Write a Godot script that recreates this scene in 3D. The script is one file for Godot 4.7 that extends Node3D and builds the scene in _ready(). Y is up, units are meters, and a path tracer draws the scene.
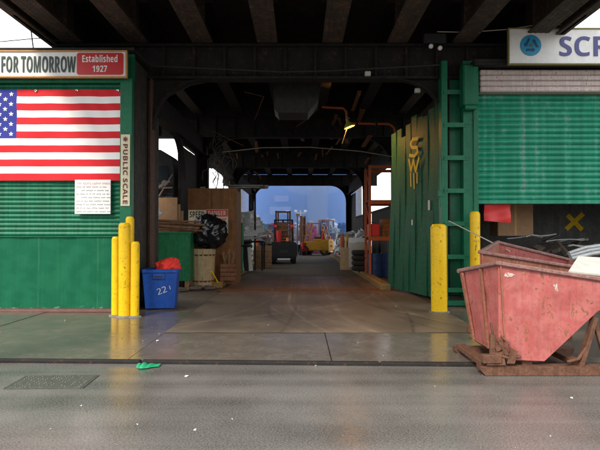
extends Node3D
# A scrap yard under a riveted railway viaduct, seen from across the wet street. Metres; the street crosses the view, the yard runs along -z.

class MB:
	var st := SurfaceTool.new()
	var g := 0
	func _init():
		st.begin(Mesh.PRIMITIVE_TRIANGLES)
		st.set_smooth_group(-1)
	func flat():
		st.set_smooth_group(-1)
		return self
	func smooth():
		g += 1
		st.set_smooth_group(g)
		return self
	func tri(a, b, c, out):
		if (b - a).cross(c - a).dot(out) > 0.0:
			var t = b
			b = c
			c = t
		st.add_vertex(a)
		st.add_vertex(b)
		st.add_vertex(c)
	func poly(p, out):
		for i in range(1, p.size() - 1):
			tri(p[0], p[i], p[i + 1], out)
	func box(c, s, ch = 0.0, b = Basis()):
		var h = s * 0.5
		if ch <= 0.0:
			for a in 3:
				for sg in [-1.0, 1.0]:
					var u = (a + 1) % 3
					var w = (a + 2) % 3
					var ps = []
					for q in [[-1, -1], [1, -1], [1, 1], [-1, 1]]:
						var v = Vector3()
						v[a] = sg * h[a]
						v[u] = q[0] * h[u]
						v[w] = q[1] * h[w]
						ps.append(c + b * v)
					var o = Vector3()
					o[a] = sg
					poly(ps, b * o)
			return self
		var k = h - Vector3(ch, ch, ch)
		for a in 3:
			var u = (a + 1) % 3
			var w = (a + 2) % 3
			for sg in [-1.0, 1.0]:
				var ps = []
				for q in [[-1, -1], [1, -1], [1, 1], [-1, 1]]:
					var v = Vector3()
					v[a] = sg * h[a]
					v[u] = q[0] * k[u]
					v[w] = q[1] * k[w]
					ps.append(c + b * v)
				var o = Vector3()
				o[a] = sg
				poly(ps, b * o)
				for s2 in [-1.0, 1.0]:
					var e = []
					for q in [[0, -1], [0, 1], [1, 1], [1, -1]]:
						var v = Vector3()
						v[a] = sg * (h[a] if q[0] == 0 else k[a])
						v[u] = s2 * (k[u] if q[0] == 0 else h[u])
						v[w] = q[1] * k[w]
						e.append(c + b * v)
					var o2 = Vector3()
					o2[a] = sg
					o2[u] = s2
					poly(e, b * o2)
		for x in [-1.0, 1.0]:
			for y in [-1.0, 1.0]:
				for z in [-1.0, 1.0]:
					tri(c + b * Vector3(x * h.x, y * k.y, z * k.z), c + b * Vector3(x * k.x, y * h.y, z * k.z), c + b * Vector3(x * k.x, y * k.y, z * h.z), b * Vector3(x, y, z))
		return self
	func bar(p, q, w, h, up = Vector3.UP, ch = 0.0):
		var z = (q - p).normalized()
		var x = up.cross(z)
		if x.length() < 0.01:
			x = Vector3.RIGHT.cross(z)
		x = x.normalized()
		box((p + q) * 0.5, Vector3(w, h, p.distance_to(q)), ch, Basis(x, z.cross(x), z))
		return self
	func tube(pts, r, sides = 8, caps = true):
		smooth()
		var rings = []
		var up = Vector3.ZERO
		for i in pts.size():
			var t = (pts[min(i + 1, pts.size() - 1)] - pts[max(i - 1, 0)]).normalized()
			if up == Vector3.ZERO:
				up = t.cross(Vector3.RIGHT if absf(t.x) < 0.8 else Vector3.UP).normalized()
			up = (up - t * up.dot(t)).normalized()
			var sd = t.cross(up)
			var rr = r[i] if r is Array else r
			var ring = []
			for k in sides:
				var an = TAU * k / sides
				ring.append(pts[i] + (up * cos(an) + sd * sin(an)) * rr)
			rings.append(ring)
		for i in rings.size() - 1:
			for k in sides:
				var j = (k + 1) % sides
				var q = [rings[i][k], rings[i][j], rings[i + 1][j], rings[i + 1][k]]
				poly(q, (q[0] + q[1] + q[2] + q[3]) * 0.25 - (pts[i] + pts[i + 1]) * 0.5)
		if caps:
			flat()
			poly(rings[0], pts[0] - pts[1])
			poly(rings[-1], pts[-1] - pts[-2])
		flat()
		return self
	func lathe(c, prof, seg = 16, b = Basis()):
		# prof: Vector2(radius, height); a smooth group for each band keeps edges crisp
		for i in prof.size() - 1:
			smooth()
			for k in seg:
				var a0 = TAU * k / seg
				var a1 = TAU * (k + 1) / seg
				var q = []
				for e in [[prof[i], a0], [prof[i], a1], [prof[i + 1], a1], [prof[i + 1], a0]]:
					q.append(c + b * Vector3(e[0].x * cos(e[1]), e[0].y, e[0].x * sin(e[1])))
				var am = (a0 + a1) * 0.5
				var dp = prof[i + 1] - prof[i]
				var o = b * Vector3(dp.y * cos(am), -dp.x, dp.y * sin(am))
				if prof[i].x < 0.0001:
					tri(q[0], q[2], q[3], o)
				elif prof[i + 1].x < 0.0001:
					tri(q[0], q[1], q[2], o)
				else:
					poly(q, o)
		flat()
		return self
	func prism(pts, o, u, v, w, round_sides = false):
		var idx = Geometry2D.triangulate_polygon(PackedVector2Array(pts))
		for i in range(0, idx.size(), 3):
			var p = []
			for k in 3:
				p.append(o + u * pts[idx[i + k]].x + v * pts[idx[i + k]].y)
			tri(p[0], p[1], p[2], -w)
			tri(p[0] + w, p[1] + w, p[2] + w, w)
		var area = 0.0
		for i in pts.size():
			var a = pts[i]
			var b = pts[(i + 1) % pts.size()]
			area += a.x * b.y - b.x * a.y
		if round_sides:
			smooth()
		for i in pts.size():
			var a = pts[i]
			var b = pts[(i + 1) % pts.size()]
			var n2 = Vector2(b.y - a.y, a.x - b.x) * signf(area)
			var pa = o + u * a.x + v * a.y
			var pb = o + u * b.x + v * b.y
			poly([pa, pb, pb + w, pa + w], u * n2.x + v * n2.y)
		flat()
		return self
	func slab4(a, b, c, d, th):
		# a four-cornered plate with thickness th to both sides together
		var n = (b - a).cross(c - a).normalized() * th * 0.5
		var f = [a + n, b + n, c + n, d + n]
		var k = [a - n, b - n, c - n, d - n]
		poly(f, n)
		poly(k, -n)
		var m = (a + b + c + d) * 0.25
		for i in 4:
			var j = (i + 1) % 4
			poly([f[i], f[j], k[j], k[i]], (f[i] + f[j]) * 0.5 - n - m)
		return self
	func blob(c, rad, amp, freq, sd, nla = 14, nlo = 20, flatten = -9.0, ridge = 0.0):
		var nz = FastNoiseLite.new()
		nz.seed = sd
		nz.frequency = freq
		nz.fractal_octaves = 4
		smooth()
		var P = func(i, j):
			var th = PI * i / nla
			var ph = TAU * (j % nlo) / nlo
			var dir = Vector3(sin(th) * cos(ph), cos(th), sin(th) * sin(ph))
			if i == 0 or i == nla:
				dir = Vector3(0, cos(th), 0)
			var k = 1.0 + amp * nz.get_noise_3d(dir.x * 10.0, dir.y * 10.0, dir.z * 10.0)
			if ridge > 0.0:
				var q = dir * 10.0
				k += ridge * (0.35 - absf(nz.get_noise_3d(q.x * 2.6 + 31.0, q.y * 1.3, q.z * 2.6)) * 1.8) + ridge * 0.5 * (0.3 - absf(nz.get_noise_3d(q.x * 5.0, q.y * 3.0 + 17.0, q.z * 5.0)) * 1.6)
			var p = dir * rad * k
			p.y = max(p.y, flatten)
			return c + p
		for i in nla:
			for j in nlo:
				var q = [P.call(i, j), P.call(i, j + 1), P.call(i + 1, j + 1), P.call(i + 1, j)]
				var o = (q[0] + q[1] + q[2] + q[3]) * 0.25 - c
				if i == 0:
					tri(q[0], q[2], q[3], o)
				elif i == nla - 1:
					tri(q[0], q[1], q[2], o)
				else:
					poly(q, o)
		flat()
		return self
	func grid(f, nu, nv, out):
		# f(u, v) in 0..1 gives a point; uv kept for print
		smooth()
		for i in nu:
			for j in nv:
				var q = []
				for e in [[i, j], [i + 1, j], [i + 1, j + 1], [i, j + 1]]:
					var uv = Vector2(float(e[0]) / nu, float(e[1]) / nv)
					q.append([f.call(uv.x, uv.y), uv])
				for t in [[0, 1, 2], [0, 2, 3]]:
					var a = q[t[0]]
					var b = q[t[1]]
					var c = q[t[2]]
					if (b[0] - a[0]).cross(c[0] - a[0]).dot(out) > 0.0:
						var s = b
						b = c
						c = s
					for e in [a, b, c]:
						st.set_uv(e[1])
						st.add_vertex(e[0])
		flat()
		return self
	func rivet(p, n, r):
		var u = n.cross(Vector3.UP if absf(n.y) < 0.8 else Vector3.RIGHT).normalized()
		var v = n.cross(u)
		var b = []
		var t = []
		for k in 5:
			var an = TAU * k / 5.0
			b.append(p + (u * cos(an) + v * sin(an)) * r)
			t.append(p + (u * cos(an) + v * sin(an)) * r * 0.55 + n * r * 0.6)
		poly(t, n)
		for k in 5:
			var j = (k + 1) % 5
			poly([b[k], b[j], t[j], t[k]], (b[k] + b[j]) * 0.5 - p + n * r * 0.2)
		return self
	func ribbon(pts, wid, o, u, v, n, th):
		# a flat painted stroke through 2-D points on the plane o,u,v
		for i in pts.size() - 1:
			var a = o + u * pts[i].x + v * pts[i].y
			var b = o + u * pts[i + 1].x + v * pts[i + 1].y
			var dr = (b - a).normalized()
			var sd = dr.cross(n).normalized() * wid * 0.5
			slab4(a - sd - dr * wid * 0.3 + n * th * i * 0.15, a + sd - dr * wid * 0.3 + n * th * i * 0.15, b + sd + dr * wid * 0.3 + n * th * i * 0.15, b - sd + dr * wid * 0.3 + n * th * i * 0.15, th)
		return self
	func mesh():
		st.generate_normals()
		return st.commit()

var counts := {}
var rng := RandomNumberGenerator.new()
var M := {}
var NA: PackedByteArray
var NB: PackedByteArray
var NC: PackedByteArray
var NS: PackedByteArray
var TO_SRGB := PackedByteArray()

func at(px, py, d):
	# a point at depth d (metres before the street camera) that was measured in the photograph
	return Vector3((px - 300.0) * d / 560.0, 1.6 - (py - 234.0) * d / 560.0, -d)

func rnd(a, b):
	return rng.randf_range(a, b)

func numbered(n):
	counts[n] = counts.get(n, -1) + 1
	return n if counts[n] == 0 else "%s_%03d" % [n, counts[n]]

func tag(o, label, category = "", group = "", kind = ""):
	if label:
		o.set_meta("label", label)
	if category:
		o.set_meta("category", category)
	if group:
		o.set_meta("group", group)
	if kind:
		o.set_meta("kind", kind)
	return o

func thing(called, label, category, where = Vector3.ZERO, turn = 0.0, group = "", kind = ""):
	var o := Node3D.new()
	o.name = numbered(called)
	add_child(o)
	o.position = where
	o.rotation.y = turn
	return tag(o, label, category, group, kind)

func part(parent, called, m, mat, pos = Vector3.ZERO, rot = Vector3.ZERO, scl = Vector3.ONE):
	var o := MeshInstance3D.new()
	o.mesh = m.mesh() if m is MB else m
	o.material_override = mat
	o.name = called if parent != self else numbered(called)
	parent.add_child(o, true)
	o.position = pos
	o.rotation = rot
	o.scale = scl
	return o

func copy(o, where, turn = 0.0, label = ""):
	var c = o.duplicate()
	c.name = numbered(String(o.name).rstrip("0123456789").rstrip("_"))
	add_child(c)
	c.position = where
	c.rotation.y = turn
	if label:
		c.set_meta("label", label)
	return c

func text(parent, called, words, box, centre, mat, serif = false, depth = 0.012, rot = Vector3.ZERO, bold = true):
	# lettering of a real size: box is width and height
	var f := SystemFont.new()
	f.font_names = PackedStringArray(["Droid Serif" if serif else "Droid Sans"])
	f.font_weight = 700 if bold else 400
	var t := TextMesh.new()
	t.text = words
	t.font = f
	t.font_size = 48
	t.pixel_size = 0.01
	t.depth = depth
	t.curve_step = 2.0
	var o := MeshInstance3D.new()
	o.mesh = t
	o.material_override = mat
	o.name = called
	parent.add_child(o, true)
	var bb = t.get_aabb()
	var s = Vector3(box.x / bb.size.x, box.y / bb.size.y, 1.0)
	var b = Basis.from_euler(rot) * Basis.from_scale(s)
	o.transform = Transform3D(b, centre - b * (bb.position + bb.size * 0.5))
	return o

func noise_bytes(sd, freq, oct, w, h):
	var n := FastNoiseLite.new()
	n.seed = sd
	n.frequency = freq
	n.noise_type = FastNoiseLite.TYPE_SIMPLEX_SMOOTH
	n.fractal_octaves = oct
	var im = n.get_seamless_image(w, h)
	im.convert(Image.FORMAT_L8)
	if w != 512 or h != 512:
		im.resize(512, 512, Image.INTERPOLATE_CUBIC)
	return im.get_data()

func make_noise():
	NA = noise_bytes(3, 0.009, 5, 512, 512)
	NB = noise_bytes(8, 0.03, 5, 512, 512)
	NC = noise_bytes(15, 0.22, 3, 512, 512)
	NS = noise_bytes(21, 0.03, 4, 512, 24)
	for i in 1025:
		TO_SRGB.append(int(round(255.0 * pow(i / 1024.0, 1.0 / 2.2))))

func sm(a, b, x):
	return smoothstep(a, b, x)

# base and alt colours are linear; stains = [[colour, threshold, softness, streaky 0..1], ...]
func tex(size, base, alt, amt, fine, streak, stains = []):
	var out := PackedByteArray()
	out.resize(size * size * 3)
	var step = 512 / size if size < 512 else 1
	var o := 0
	for y in size:
		for x in size:
			var i: int = ((y * step) & 511) * 512 + ((x * step) & 511)
			var a: float = NA[i] / 255.0
			var b: float = NB[i] / 255.0
			var c: float = NC[i] / 255.0
			var s: float = NS[i] / 255.0
			var t: float = smoothstep(0.3, 0.7, a * 0.6 + b * 0.4) * amt
			var k: float = 1.0 + fine * (c - 0.5) * 2.0 + streak * (s - 0.5) * 2.0
			var r: float = (base.r + (alt.r - base.r) * t) * k
			var g: float = (base.g + (alt.g - base.g) * t) * k
			var l: float = (base.b + (alt.b - base.b) * t) * k
			for q in stains:
				var w: float = q[3]
				var mm: float = smoothstep(q[1], q[1] + q[2], (b * 0.55 + a * 0.25) * (1.0 - w) + s * (0.6 * w) + c * 0.2 + b * 0.2 * w)
				r += (q[0].r - r) * mm
				g += (q[0].g - g) * mm
				l += (q[0].b - l) * mm
			out[o] = TO_SRGB[clampi(int(r * 1024.0), 0, 1024)]
			out[o + 1] = TO_SRGB[clampi(int(g * 1024.0), 0, 1024)]
			out[o + 2] = TO_SRGB[clampi(int(l * 1024.0), 0, 1024)]
			o += 3
	return ImageTexture.create_from_image(Image.create_from_data(size, size, false, Image.FORMAT_RGB8, out))

func grey(size, lo, hi, wa, wb, wc, edge0 = 0.0, edge1 = 1.0):
	var out := PackedByteArray()
	out.resize(size * size)
	var step = 512.0 / size if size < 512 else 1.0
	for y in size:
		for x in size:
			var i: int = (int(y * step) & 511) * 512 + (int(x * step) & 511)
			var v: float = (NA[i] * wa + NB[i] * wb + NC[i] * wc) / 255.0
			out[y * size + x] = clampi(int(255.0 * (lo + (hi - lo) * smoothstep(edge0, edge1, v))), 0, 255)
	return ImageTexture.create_from_image(Image.create_from_data(size, size, false, Image.FORMAT_L8, out))

func lin(r, g, b):
	return Color(r, g, b)

func plain(r, g, b, rough = 0.7, metal = 0.0):
	var m := StandardMaterial3D.new()
	m.albedo_color = Color(r, g, b).linear_to_srgb()
	m.roughness = rough
	m.metallic = metal
	return m

func surf(t, tile, rough = 0.7, metal = 0.0, bump = null, bump_cm = 0.0):
	var m := StandardMaterial3D.new()
	m.albedo_texture = t
	m.uv1_triplanar = true
	m.uv1_world_triplanar = true
	m.uv1_scale = Vector3.ONE / tile
	m.roughness = rough
	m.metallic = metal
	m.metallic_specular = 0.35
	if bump:
		m.heightmap_enabled = true
		m.heightmap_texture = bump
		m.heightmap_scale = bump_cm
	return m

const LAMP := 2.4
const TS := 256

func _ready():
	# camera
	var cam := Camera3D.new()
	cam.name = "camera"
	cam.fov = 43.8
	cam.near = 0.05
	cam.far = 600.0
	cam.position = Vector3(0, 1.6, 0)
	cam.rotation_degrees = Vector3(0.92, 0, 0)
	add_child(cam)
	cam.current = true
	# overcast sky, exposed for the shade below the viaduct
	var env := Environment.new()
	env.background_mode = Environment.BG_SKY
	var sky := Sky.new()
	var sm2 := ProceduralSkyMaterial.new()
	sm2.sky_top_color = Color(0.88, 0.895, 0.91)
	sm2.sky_horizon_color = Color(0.95, 0.955, 0.96)
	sm2.sky_curve = 0.2
	sm2.ground_horizon_color = Color(0.42, 0.42, 0.42)
	sm2.ground_bottom_color = Color(0.25, 0.25, 0.25)
	sky.sky_material = sm2
	env.sky = sky
	env.tonemap_mode = Environment.TONE_MAPPER_LINEAR
	env.tonemap_exposure = 3.0
	env.sdfgi_enabled = true
	env.ssao_enabled = true
	env.ssil_enabled = true
	env.volumetric_fog_enabled = true
	env.volumetric_fog_density = 0.0
	var we := WorldEnvironment.new()
	we.name = "world_environment"
	we.environment = env
	add_child(we)
	var sun := DirectionalLight3D.new()
	sun.name = "sun"
	sun.light_color = Color(1.0, 0.96, 0.90)
	sun.light_energy = 0.4
	sun.light_angular_distance = 12.0
	sun.shadow_enabled = true
	sun.rotation_degrees = Vector3(-42, -28, 0)
	add_child(sun)
	# structure
	rng.seed = 1
	materials()
	more_materials()
	ground()
	viaduct()
	yard_walls()
	left_building()
	right_building()
	gate()
	# objects
	bollards()
	tote()
	hoppers()
	handler()
	left_yard()
	right_yard()
	overhead()
	far_end()
	litter()
	# smoke hanging where the yard opens to the next street: a thin bank, denser drifts, and a column added as a light shaft
	mist("haze", "thin blue smoky haze filling the street beyond the last bent", true, Vector3(9.6, 9.0, 18.2), Vector3(0, 4.6, -52.8), 0.095, Color(0.50, 0.66, 0.95))
	mist("light_shaft_mist", "pale mist column added as the light shaft behind the yellow machines", false, Vector3(1.9, 10.0, 2.0), Vector3(1.55, 4.4, -49.5), 0.34, Color(0.82, 0.88, 0.97))
	mist("smoke_drift", "pale smoke drift hanging under the top of the far arch", false, Vector3(6.0, 2.6, 4.0), Vector3(1.2, 6.3, -50.0), 0.16, Color(0.78, 0.86, 0.97))
	mist("smoke_drift", "low bluish smoke drift behind the drums and crates", false, Vector3(9.0, 4.6, 6.0), Vector3(-0.6, 1.8, -54.5), 0.13, Color(0.62, 0.75, 0.96))
	mist("smoke_drift", "dim blue smoke drift before the warehouse sign", false, Vector3(5.0, 4.0, 5.0), Vector3(-2.6, 5.0, -56.0), 0.10, Color(0.45, 0.60, 0.92))

func mist(called, label, boxy, size, where, dense, tint):
	var fog := FogVolume.new()
	fog.name = numbered(called)
	fog.shape = RenderingServer.FOG_VOLUME_SHAPE_BOX if boxy else RenderingServer.FOG_VOLUME_SHAPE_ELLIPSOID
	fog.size = size
	var fm := FogMaterial.new()
	fm.density = dense
	fm.albedo = tint
	fog.material = fm
	fog.position = where
	add_child(fog)
	tag(fog, label, "haze", "", "stuff")

func materials():
	make_noise()
	var bump = grey(512, 0.0, 1.0, 0.0, 0.25, 0.75)
	var bumpc = grey(512, 0.0, 1.0, 0.3, 0.5, 0.2)
	var soot = tex(TS, lin(0.009, 0.0085, 0.0085), lin(0.017, 0.013, 0.011), 0.9, 0.3, 0.12, [[lin(0.075, 0.032, 0.018), 0.64, 0.10, 0.0], [lin(0.07, 0.065, 0.06), 0.78, 0.06, 0.6]])
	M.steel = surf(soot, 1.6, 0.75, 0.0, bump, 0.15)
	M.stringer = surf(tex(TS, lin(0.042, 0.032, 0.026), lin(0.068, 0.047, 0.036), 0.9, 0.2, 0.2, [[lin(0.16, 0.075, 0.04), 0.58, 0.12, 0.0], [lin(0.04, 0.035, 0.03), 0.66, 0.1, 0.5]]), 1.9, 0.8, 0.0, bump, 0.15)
	M.deck = surf(tex(256, lin(0.016, 0.015, 0.014), lin(0.03, 0.027, 0.025), 0.9, 0.2, 0.0), 2.2, 0.95)
	M.green = surf(tex(TS, lin(0.004, 0.115, 0.052), lin(0.006, 0.140, 0.064), 0.9, 0.08, 0.12, [[lin(0.05, 0.17, 0.12), 0.70, 0.06, 0.4], [lin(0.05, 0.035, 0.022), 0.80, 0.05, 0.0]]), 1.7, 0.42, 0.0, bumpc, 0.12)
	M.green_dark = surf(tex(TS, lin(0.008, 0.060, 0.036), lin(0.012, 0.090, 0.050), 0.9, 0.12, 0.25, [[lin(0.05, 0.032, 0.02), 0.72, 0.06, 0.3]]), 1.5, 0.5, 0.0, bumpc, 0.15)
	M.shutter = surf(tex(TS, lin(0.006, 0.200, 0.110), lin(0.010, 0.24, 0.14), 0.9, 0.1, 0.25, [[lin(0.15, 0.27, 0.22), 0.58, 0.14, 0.55], [lin(0.02, 0.06, 0.04), 0.70, 0.08, 0.4]]), 3.1, 0.26, 0.0, bumpc, 0.08)
	M.shutter2 = surf(tex(TS, lin(0.005, 0.115, 0.056), lin(0.008, 0.145, 0.072), 0.9, 0.1, 0.28, [[lin(0.09, 0.20, 0.15), 0.70, 0.10, 0.3], [lin(0.015, 0.05, 0.03), 0.72, 0.08, 0.3]]), 1.3, 0.4, 0.0, bumpc, 0.08)
	M.hood = surf(tex(TS, lin(0.46, 0.37, 0.34), lin(0.54, 0.47, 0.44), 0.9, 0.15, 0.2, [[lin(0.20, 0.06, 0.03), 0.60, 0.12, 0.3], [lin(0.40, 0.38, 0.36), 0.72, 0.06, 0.4]]), 1.2, 0.45, 0.0, bump, 0.1)
	M.yellow = surf(tex(TS, lin(0.78, 0.50, 0.004), lin(0.74, 0.44, 0.003), 0.9, 0.06, 0.05, [[lin(0.42, 0.24, 0.02), 0.64, 0.10, 0.6], [lin(0.05, 0.035, 0.02), 0.655, 0.02, 0.45]]), 1.15, 0.32, 0.0, bumpc, 0.08)
	M.rust = surf(tex(TS, lin(0.085, 0.036, 0.021), lin(0.15, 0.068, 0.038), 0.95, 0.35, 0.15, [[lin(0.05, 0.03, 0.02), 0.62, 0.1, 0.0], [lin(0.30, 0.13, 0.05), 0.70, 0.08, 0.2]]), 0.7, 0.8, 0.0, bump, 0.2)
	M.hopper = surf(tex(TS, lin(0.34, 0.078, 0.070), lin(0.40, 0.125, 0.112), 0.95, 0.10, 0.18, [[lin(0.48, 0.23, 0.20), 0.62, 0.14, 0.5], [lin(0.20, 0.07, 0.035), 0.58, 0.09, 0.55], [lin(0.28, 0.16, 0.10), 0.74, 0.05, 0.8], [lin(0.10, 0.045, 0.03), 0.74, 0.04, 0.0]]), 1.35, 0.5, 0.0, bumpc, 0.2)
	M.hopper_rust = surf(tex(TS, lin(0.22, 0.075, 0.045), lin(0.30, 0.12, 0.075), 0.95, 0.15, 0.2, [[lin(0.34, 0.17, 0.11), 0.60, 0.12, 0.5], [lin(0.09, 0.045, 0.03), 0.64, 0.08, 0.2]]), 1.0, 0.65, 0.0, bump, 0.2)
	M.rim = surf(tex(256, lin(0.17, 0.085, 0.075), lin(0.27, 0.14, 0.12), 0.95, 0.2, 0.1, [[lin(0.30, 0.26, 0.25), 0.66, 0.08, 0.0]]), 0.5, 0.5)
	M.ply = surf(tex(TS, lin(0.20, 0.088, 0.030), lin(0.25, 0.118, 0.042), 0.9, 0.12, 0.25, [[lin(0.18, 0.07, 0.02), 0.62, 0.12, 0.6]]), 1.4, 0.75)
	M.wood = surf(tex(TS, lin(0.24, 0.13, 0.065), lin(0.32, 0.19, 0.10), 0.9, 0.15, 0.3, [[lin(0.10, 0.06, 0.03), 0.64, 0.1, 0.7]]), 0.9, 0.8)
	M.wood_red = surf(tex(256, lin(0.17, 0.070, 0.035), lin(0.24, 0.11, 0.055), 0.9, 0.15, 0.3, [[lin(0.07, 0.04, 0.02), 0.64, 0.1, 0.7]]), 0.9, 0.8)
	M.stave = surf(tex(256, lin(0.42, 0.30, 0.16), lin(0.50, 0.38, 0.22), 0.9, 0.12, 0.3, [[lin(0.20, 0.13, 0.07), 0.62, 0.12, 0.7]]), 0.8, 0.8)
	M.card = surf(tex(256, lin(0.32, 0.19, 0.10), lin(0.38, 0.23, 0.13), 0.9, 0.06, 0.06, [[lin(0.20, 0.11, 0.06), 0.68, 0.1, 0.0]]), 1.2, 0.85)
	M.concrete = surf(tex(TS, lin(0.17, 0.16, 0.145), lin(0.24, 0.225, 0.20), 0.9, 0.2, 0.0, [[lin(0.08, 0.075, 0.07), 0.64, 0.1, 0.0]]), 1.6, 0.85, 0.0, bump, 0.25)
	M.alu = surf(tex(256, lin(0.74, 0.75, 0.77), lin(0.82, 0.83, 0.84), 0.9, 0.06, 0.1, [[lin(0.35, 0.33, 0.31), 0.70, 0.1, 0.2]]), 0.7, 0.35, 0.1)
	M.scrap = surf(tex(256, lin(0.12, 0.10, 0.09), lin(0.22, 0.18, 0.15), 0.9, 0.3, 0.1, [[lin(0.22, 0.09, 0.04), 0.58, 0.1, 0.0]]), 0.5, 0.6, 0.3)
	M.galv = surf(tex(256, lin(0.30, 0.31, 0.31), lin(0.40, 0.41, 0.41), 0.9, 0.1, 0.1, [[lin(0.20, 0.11, 0.06), 0.70, 0.06, 0.3]]), 0.8, 0.5, 0.5)
	M.sheet = surf(tex(256, lin(0.03, 0.028, 0.026), lin(0.055, 0.045, 0.038), 0.9, 0.15, 0.3, [[lin(0.09, 0.06, 0.03), 0.60, 0.1, 0.6]]), 1.2, 0.7)
	M.orange = surf(tex(256, lin(0.48, 0.10, 0.02), lin(0.52, 0.13, 0.03), 0.9, 0.1, 0.1, [[lin(0.12, 0.05, 0.03), 0.54, 0.10, 0.3]]), 0.6, 0.5)
	M.blue_plastic = surf(tex(256, lin(0.006, 0.055, 0.30), lin(0.010, 0.075, 0.36), 0.9, 0.05, 0.05, [[lin(0.08, 0.11, 0.22), 0.74, 0.08, 0.3]]), 0.6, 0.42)
	M.blue_steel = surf(tex(256, lin(0.012, 0.045, 0.16), lin(0.02, 0.06, 0.20), 0.9, 0.1, 0.1, [[lin(0.12, 0.05, 0.03), 0.70, 0.05, 0.1]]), 0.6, 0.45)
	M.green_box = surf(tex(256, lin(0.010, 0.16, 0.055), lin(0.018, 0.20, 0.075), 0.9, 0.1, 0.2, [[lin(0.10, 0.06, 0.03), 0.70, 0.06, 0.3]]), 1.0, 0.5)
	M.machine_yellow = surf(tex(256, lin(0.55, 0.26, 0.012), lin(0.60, 0.33, 0.03), 0.9, 0.15, 0.15, [[lin(0.15, 0.08, 0.03), 0.55, 0.09, 0.3]]), 0.8, 0.45)
	M.kerb_yellow = surf(tex(256, lin(0.34, 0.20, 0.04), lin(0.22, 0.16, 0.09), 1.0, 0.2, 0.1, [[lin(0.09, 0.075, 0.06), 0.56, 0.12, 0.0]]), 0.8, 0.85)
	M.white = surf(tex(256, lin(0.74, 0.74, 0.72), lin(0.80, 0.80, 0.78), 0.9, 0.02, 0.03, [[lin(0.50, 0.46, 0.40), 0.74, 0.08, 0.5]]), 1.6, 0.45)
	M.pale = surf(tex(256, lin(0.50, 0.50, 0.46), lin(0.58, 0.57, 0.52), 0.9, 0.08, 0.12, [[lin(0.28, 0.24, 0.18), 0.66, 0.1, 0.4]]), 0.8, 0.7)
	M.black = plain(0.012, 0.012, 0.013, 0.55)
	M.bag = plain(0.010, 0.010, 0.012, 0.22)
	M.rubber = plain(0.018, 0.018, 0.018, 0.85)
	M.counterweight = surf(tex(256, lin(0.008, 0.008, 0.009), lin(0.015, 0.014, 0.013), 0.9, 0.15, 0.1, [[lin(0.10, 0.08, 0.06), 0.72, 0.06, 0.0]]), 0.7, 0.5)
	M.red = plain(0.55, 0.015, 0.012, 0.5)
	M.red_cloth = plain(0.60, 0.03, 0.02, 0.85)
	M.sign_red = plain(0.52, 0.008, 0.012, 0.4)
	M.frame_wood = surf(tex(256, lin(0.50, 0.26, 0.10), lin(0.56, 0.32, 0.14), 0.9, 0.08, 0.1, [[lin(0.25, 0.14, 0.07), 0.68, 0.1, 0.3]]), 0.8, 0.6)
	M.ink_green = plain(0.012, 0.040, 0.034, 0.5)
	M.ink_navy = plain(0.045, 0.045, 0.19, 0.45)
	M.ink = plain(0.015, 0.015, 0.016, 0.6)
	M.cyan = plain(0.01, 0.26, 0.46, 0.4)
	M.wire = plain(0.02, 0.02, 0.02, 0.8)
	M.wire_pale = plain(0.42, 0.38, 0.30, 0.6)
	M.glass = plain(0.02, 0.025, 0.03, 0.08)
	M.chrome = plain(0.7, 0.7, 0.7, 0.2, 0.9)
	M.far_wall = surf(tex(256, lin(0.10, 0.10, 0.10), lin(0.13, 0.13, 0.125), 0.9, 0.06, 0.15), 3.0, 0.8)
	M.lamp_red = plain(0.65, 0.02, 0.01, 0.3)
	M.lamp_amber = plain(0.75, 0.22, 0.01, 0.3)
	M.green_rag = plain(0.008, 0.28, 0.12, 0.7)
	M.graffiti = plain(0.46, 0.36, 0.02, 0.6)
	M.brown_sill = surf(tex(256, lin(0.13, 0.055, 0.045), lin(0.17, 0.085, 0.07), 0.9, 0.2, 0.1, [[lin(0.10, 0.09, 0.08), 0.6, 0.1, 0.0]]), 0.8, 0.55)
	# wet ground: broken sheen, from damp film to standing water
	M.road = surf(road_tex(), 9.7, 0.4, 0.0, bump_road(), 0.06)
	M.road.roughness_texture = grey(1024, 0.16, 0.31, 0.7, 0.2, 0.1, 0.15, 0.85)
	M.road.roughness = 1.0
	var slab = tex(TS, lin(0.122, 0.102, 0.084), lin(0.168, 0.142, 0.115), 0.9, 0.14, 0.0, [[lin(0.090, 0.083, 0.074), 0.50, 0.28, 0.0], [lin(0.24, 0.22, 0.19), 0.76, 0.05, 0.0]])
	M.slab_wet = surf(slab, 2.6, 0.3, 0.0, bump, 0.06)
	M.slab_wet.roughness_texture = grey(512, 0.10, 0.26, 0.6, 0.3, 0.1, 0.15, 0.85)
	M.slab_wet.roughness = 1.0
	M.yard = surf(tex(TS, lin(0.100, 0.079, 0.056), lin(0.15, 0.118, 0.083), 0.9, 0.2, 0.0, [[lin(0.075, 0.06, 0.045), 0.58, 0.12, 0.0]]), 3.1, 0.8, 0.0, bump, 0.3)
	M.track = StandardMaterial3D.new()
	M.track.albedo_texture = track_tex()
	M.track.roughness = 0.48
	M.track.texture_repeat = false

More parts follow.
